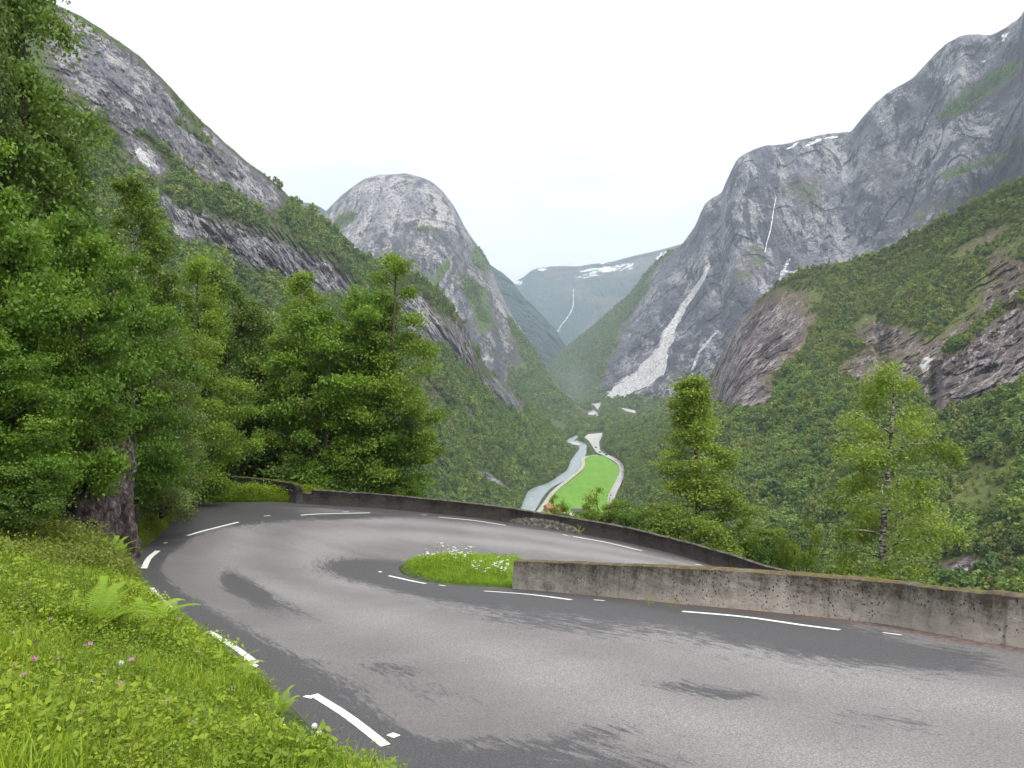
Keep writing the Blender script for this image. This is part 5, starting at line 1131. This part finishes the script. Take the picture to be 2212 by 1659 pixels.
for i, (x, y, l) in enumerate([(419, 1445, 'white dandelion clock near the small fern in mid bank'), (251, 1466, 'white dandelion clock below the largest fern'), (678, 1618, 'white dandelion clock lowest on the bank beside the tarmac'), (668, 1600, 'half-blown dandelion clock just above the lowest one')]):
    p = hit(bbvh, x, y + 30)
    if p is None: p = hit(bbvh, x - 15, y + 30)
    if p is None: print('clock miss'); continue
    e = bpy.data.objects.new('dandelion', None); COL.objects.link(e); e.location = p.tolist(); e['label'] = l; e['category'] = 'dandelion'
    tp_ = at(x, y, p[1] * .985); h = max(.3, tp_[2] - p[2]); s = link('stem', ST4, parent=e); s.scale = (1, 1, h / .42); k = link('seed_head', CK, parent=e); k.location = (.06, 0, h + .02)
# cow parsley
def umbel_mesh(seed):
    r = np.random.RandomState(seed); C = []; mb = MB()
    for k in range(11):
        a = r.rand() * 6.28; rad = .06 * math.sqrt(r.rand()); c = np.array([rad * math.cos(a), rad * math.sin(a), .06 - rad * .25]); mb.tube([(0, 0, 0), c], [.0015, .001], 3)
        for j in range(12): C.append(c + np.array([r.normal() * .011, r.normal() * .011, r.normal() * .003]))
    C = np.array(C); n = len(C); nr = unit(r.normal(size=(n, 3)) * .3 + [0, 0, 1]); U = unit(np.cross(nr, r.normal(size=(n, 3)))); V = np.cross(nr, U)
    Vv, F, tn = quads_from(C, U * .0055, V * .0055, np.zeros(n)); return mesh_np('umbel', Vv, F, m_wht)
UM = [umbel_mesh(500 + i) for i in range(3)]
for i in range(46):
    x = rr.uniform(912, 1098); base = np.interp(x, [905, 1000, 1098], [1224, 1238, 1258]) + rr.uniform(-8, 10)
    p = hit(vbvh, x, base)
    if p is None: continue
    e = bpy.data.objects.new('cow_parsley', None); COL.objects.link(e); e.location = p.tolist(); e['label'] = 'white flowering cow parsley in the grass inside the bend'; e['category'] = 'cow parsley'; e['group'] = 'cow parsley in the wedge of grass'
    h = rr.uniform(.3, .65) + .25 * (abs(x - 975) < 40); s = link('stem', ST4, parent=e); s.scale = (1, 1, h / .42)
    for k in range(rr.randint(1, 4)):
        u = link('umbel', UM[rr.randint(3)], parent=e); u.scale = (.75, .75, .75); a = rr.rand() * 6.28; q_ = rr.uniform(0, .16) * (k > 0); u.location = (.06 + q_ * math.cos(a), q_ * math.sin(a), h + rr.uniform(-.16, .04) * (k > 0)); u.rotation_euler = (rr.normal() * .2, rr.normal() * .2, a)
for px, py, l, z_ in ((1250, 1156, 'single green weed growing from the foot of the dark outer wall', 1.5), (1401, 1312, 'small weed in the grit before the near parapet, left of its twin', .7), (1450, 1319, 'small weed in the grit before the near parapet, right of its twin', .7)):
    p = hit_road(px, py)
    if p is not None:
        o = link('weed', PH1[0].data, label=l, cat='weed'); o.location = p.tolist(); o.scale = (z_, z_, z_)

# ------------------------------------------------------------------ waterfalls
def lay_pt(lay, px, py):
    D = S_ALL[lay]; j = int(np.clip(np.searchsorted(D['PX'][0], px), 0, D['PX'].shape[1] - 1)); i = int(np.argmin(np.abs(D['PY'][:, j] - py))); return D['P'][i, j]
m_fall, nt, b = newmat('falling_water'); co = objco(nt); n1 = noise(nt, mapping(nt, co, (1, 1, .1)), .25, 5, .7); L(nt, ramp(nt, n1, [(.35, (.40, .42, .44)), (.6, (.68, .70, .71))]), b.inputs['Base Color'])
def fall(lay, pts, w0, w1, label):
    n = 60; q_ = catmull(np.array([(x, y, 0) for x, y in pts], float), n); C = np.array([lay_pt(lay, a, b_) for a, b_, _ in q_])
    for k in range(2): C[1:-1] = (C[:-2] + C[1:-1] * 2 + C[2:]) / 4
    C = C * (1 - 14.0 / C[:, 1:2]); w = np.linspace(w0, w1, n) * (1 + 1.1 * fbm(np.arange(n) * .5, np.zeros(n), np.zeros(n), 3, 6)); X = np.array([1, 0, 0])
    G = np.array([C - X * w[:, None] / 2, C + [0, -.6, 0], C + X * w[:, None] / 2])
    grid_obj('waterfall', G, m_fall, label=label, cat='waterfall')
fall('cliff', [(1676, 428), (1671, 450), (1667, 478), (1663, 500), (1657, 520), (1652, 545)], 1.6, 3.4, 'thin white waterfall running down the great right cliff')
fall('valley_head', [(1238, 625), (1238, 640), (1237, 662), (1230, 678), (1222, 690), (1210, 705), (1205, 716)], 4, 8, 'distant white waterfall at the blue head of the valley')

# ------------------------------------------------------------------ houses and cars in the valley
m_red = plain('red_roof', (.30, .10, .06), (.38, .14, .08), 2, .8); m_wall_w = plain('white_boards', (.62, .60, .56), (.7, .68, .64), 2, .8); m_wall_o = plain('ochre_boards', (.45, .22, .12), (.5, .26, .14), 2, .8); m_slate = plain('slate_roof', (.05, .05, .055), (.09, .09, .095), 2, .7); m_glass = plain('window_glass', (.03, .035, .04), (.05, .055, .06), 1, .2)
def house(px, py, rz, w, d, h, rh_, mw, mr, label):
    p = atz(px, py, FLOOR_Z); e = bpy.data.objects.new('house', None); COL.objects.link(e); e.location = (float(p[0]), float(p[1]), FLOOR_Z - .6); e.rotation_euler = (0, 0, rz); e['label'] = label; e['category'] = 'house'
    mb = MB(); mb.box((0, 0, h / 2), (w, d, h)); mb.add([(-w / 2, -d / 2, h), (-w / 2, d / 2, h), (-w / 2, 0, h + rh_), (w / 2, -d / 2, h), (w / 2, d / 2, h), (w / 2, 0, h + rh_)], [(0, 2, 1), (3, 4, 5)]); link('wall', mb.mesh('wall', mw), parent=e)
    mb = MB(); o = .5
    for s in (-1, 1):
        y0_, z0_ = s * (d / 2 + o), h - rh_ * 2 * o / d; V = [(-w / 2 - o, y0_, z0_), (w / 2 + o, y0_, z0_), (w / 2 + o, 0, h + rh_ + .02), (-w / 2 - o, 0, h + rh_ + .02)]; V += [(x, y, z + .22) for x, y, z in V]
        mb.add(V, [(0, 3, 2, 1), (4, 5, 6, 7), (0, 1, 5, 4), (2, 3, 7, 6), (1, 2, 6, 5), (3, 0, 4, 7)])
    rf = link('roof', mb.mesh('roof', mr), parent=e); mb = MB(); mb.box((w * .2, 0, h + rh_ + .3), (.8, .8, 1.4)); link('chimney', mb.mesh('chimney', m_slate), parent=rf)
    for i in range(3):
        mb = MB(); x = (-.3 + .3 * i) * w; mb.box((x, -d / 2 - .04, h * .55), (1.2, .1, 1.3)); link('window', mb.mesh('window', m_glass), parent=e)
house(1188, 1104, .5, 9, 7, 4.2, 2.6, m_wall_o, m_red, 'red-roofed ochre farmhouse by the gravel track in the valley')
house(1207, 1115, .2, 7, 6, 4, 2.2, m_wall_o, m_red, 'smaller ochre house nearest the wall below the red-roofed farmhouse')
house(1254, 1112, .1, 15, 9, 3.4, 2.6, m_wall_w, m_slate, 'long dark-roofed farm building at the near end of the meadow')
house(1226, 1118, -.2, 8, 6, 3.0, 1.6, m_wall_w, m_wall_w, 'low white building between the ochre house and the dark barn')
m_ty = plain('tyre', (.02, .02, .02), (.03, .03, .03), 3, .9)
def car(px, py, rz, mat, label):
    p = atz(px, py, FLOOR_Z + .7); e = bpy.data.objects.new('car', None); COL.objects.link(e); e.location = p.tolist(); e.rotation_euler = (0, 0, rz); e['label'] = label; e['category'] = 'car'; e['group'] = 'cars on the valley road'
    mb = MB(); mb.box((0, 0, .6), (4.4, 1.8, .62), taper=.94); link('body', mb.mesh('body', mat), parent=e)
    mb = MB(); mb.box((-.2, 0, 1.18), (2.4, 1.6, .56), taper=.76); link('cabin', mb.mesh('cabin', m_glass), parent=e)
    for sx in (-1.4, 1.35):
        for sy in (-.86, .86):
            mb = MB(); mb.tube([(sx, sy - .1, .33), (sx, sy + .1, .33)], [.33, .33], 12); link('wheel', mb.mesh('wheel', m_ty), parent=e)
car(1287, 967, 1.9, plain('blue_paint', (.05, .08, .16), (.06, .09, .18), 1, .4), 'dark blue car farthest up the valley road')
car(1296, 977.5, 2.2, plain('grey_paint', (.12, .12, .13), (.14, .14, .15), 1, .4), 'grey car in the middle of the three on the valley road')
car(1309, 983.5, 2.5, plain('black_paint', (.02, .02, .022), (.03, .03, .03), 1, .4), 'black car nearest of the three on the valley road')
# ------------------------------------------------------------------ thin smoke over the river bend
import bmesh
bm = bmesh.new(); bmesh.ops.create_icosphere(bm, subdivisions=3, radius=1); me = bpy.data.meshes.new('smoke_plume'); bm.to_mesh(me); bm.free()
sm_ = link('smoke_plume', me, kind='stuff', label='thin bluish smoke drifting up above the river bend', cat='smoke')
c_ = at(1243, 838, 1950); sm_.location = c_.tolist(); sm_.scale = (75, 60, 95); sm_.rotation_euler = (0, math.radians(-32), 0)
mm = bpy.data.materials.new('smoke'); mm.use_nodes = True; t_ = mm.node_tree; t_.nodes.clear()
o_ = N(t_, 'ShaderNodeOutputMaterial'); v_ = N(t_, 'ShaderNodeVolumePrincipled'); v_.inputs['Color'].default_value = (.85, .92, 1, 1)
tc_ = N(t_, 'ShaderNodeTexCoord'); ln = N(t_, 'ShaderNodeVectorMath', operation='LENGTH'); L(t_, tc_.outputs['Object'], ln.inputs[0])
d_ = ramp(t_, ln.outputs['Value'], [(.05, 1.0), (.95, 0.0)]); n_ = ramp(t_, noise(t_, tc_.outputs['Object'], 1.6, 3, .6), [(.35, .1), (.65, 1.0)])
L(t_, math_(t_, 'MULTIPLY', math_(t_, 'MULTIPLY', d_, n_), .006), v_.inputs['Density']); L(t_, v_.outputs[0], o_.inputs['Volume']); me.materials.append(mm)
# ------------------------------------------------------------------ haze
bpy.ops.mesh.primitive_cube_add(size=1)
hz = bpy.context.object; hz.name = 'haze'; hz['kind'] = 'stuff'
x0, x1, y0, y1, z0, z1 = -7600, 7600, -1500, 11000, -156, 1700
hz.scale = (x1 - x0, y1 - y0, z1 - z0); hz.location = ((x0 + x1) / 2, (y0 + y1) / 2, (z0 + z1) / 2)
hm = bpy.data.materials.new('haze'); hm.use_nodes = True; ht = hm.node_tree; ht.nodes.clear()
ho = N(ht, 'ShaderNodeOutputMaterial'); pv = N(ht, 'ShaderNodeVolumePrincipled'); pv.inputs['Color'].default_value = (.72, .86, 1.0, 1); pv.inputs['Density'].default_value = HAZE_D
L(ht, pv.outputs[0], ho.inputs['Volume']); hz.data.materials.append(hm)
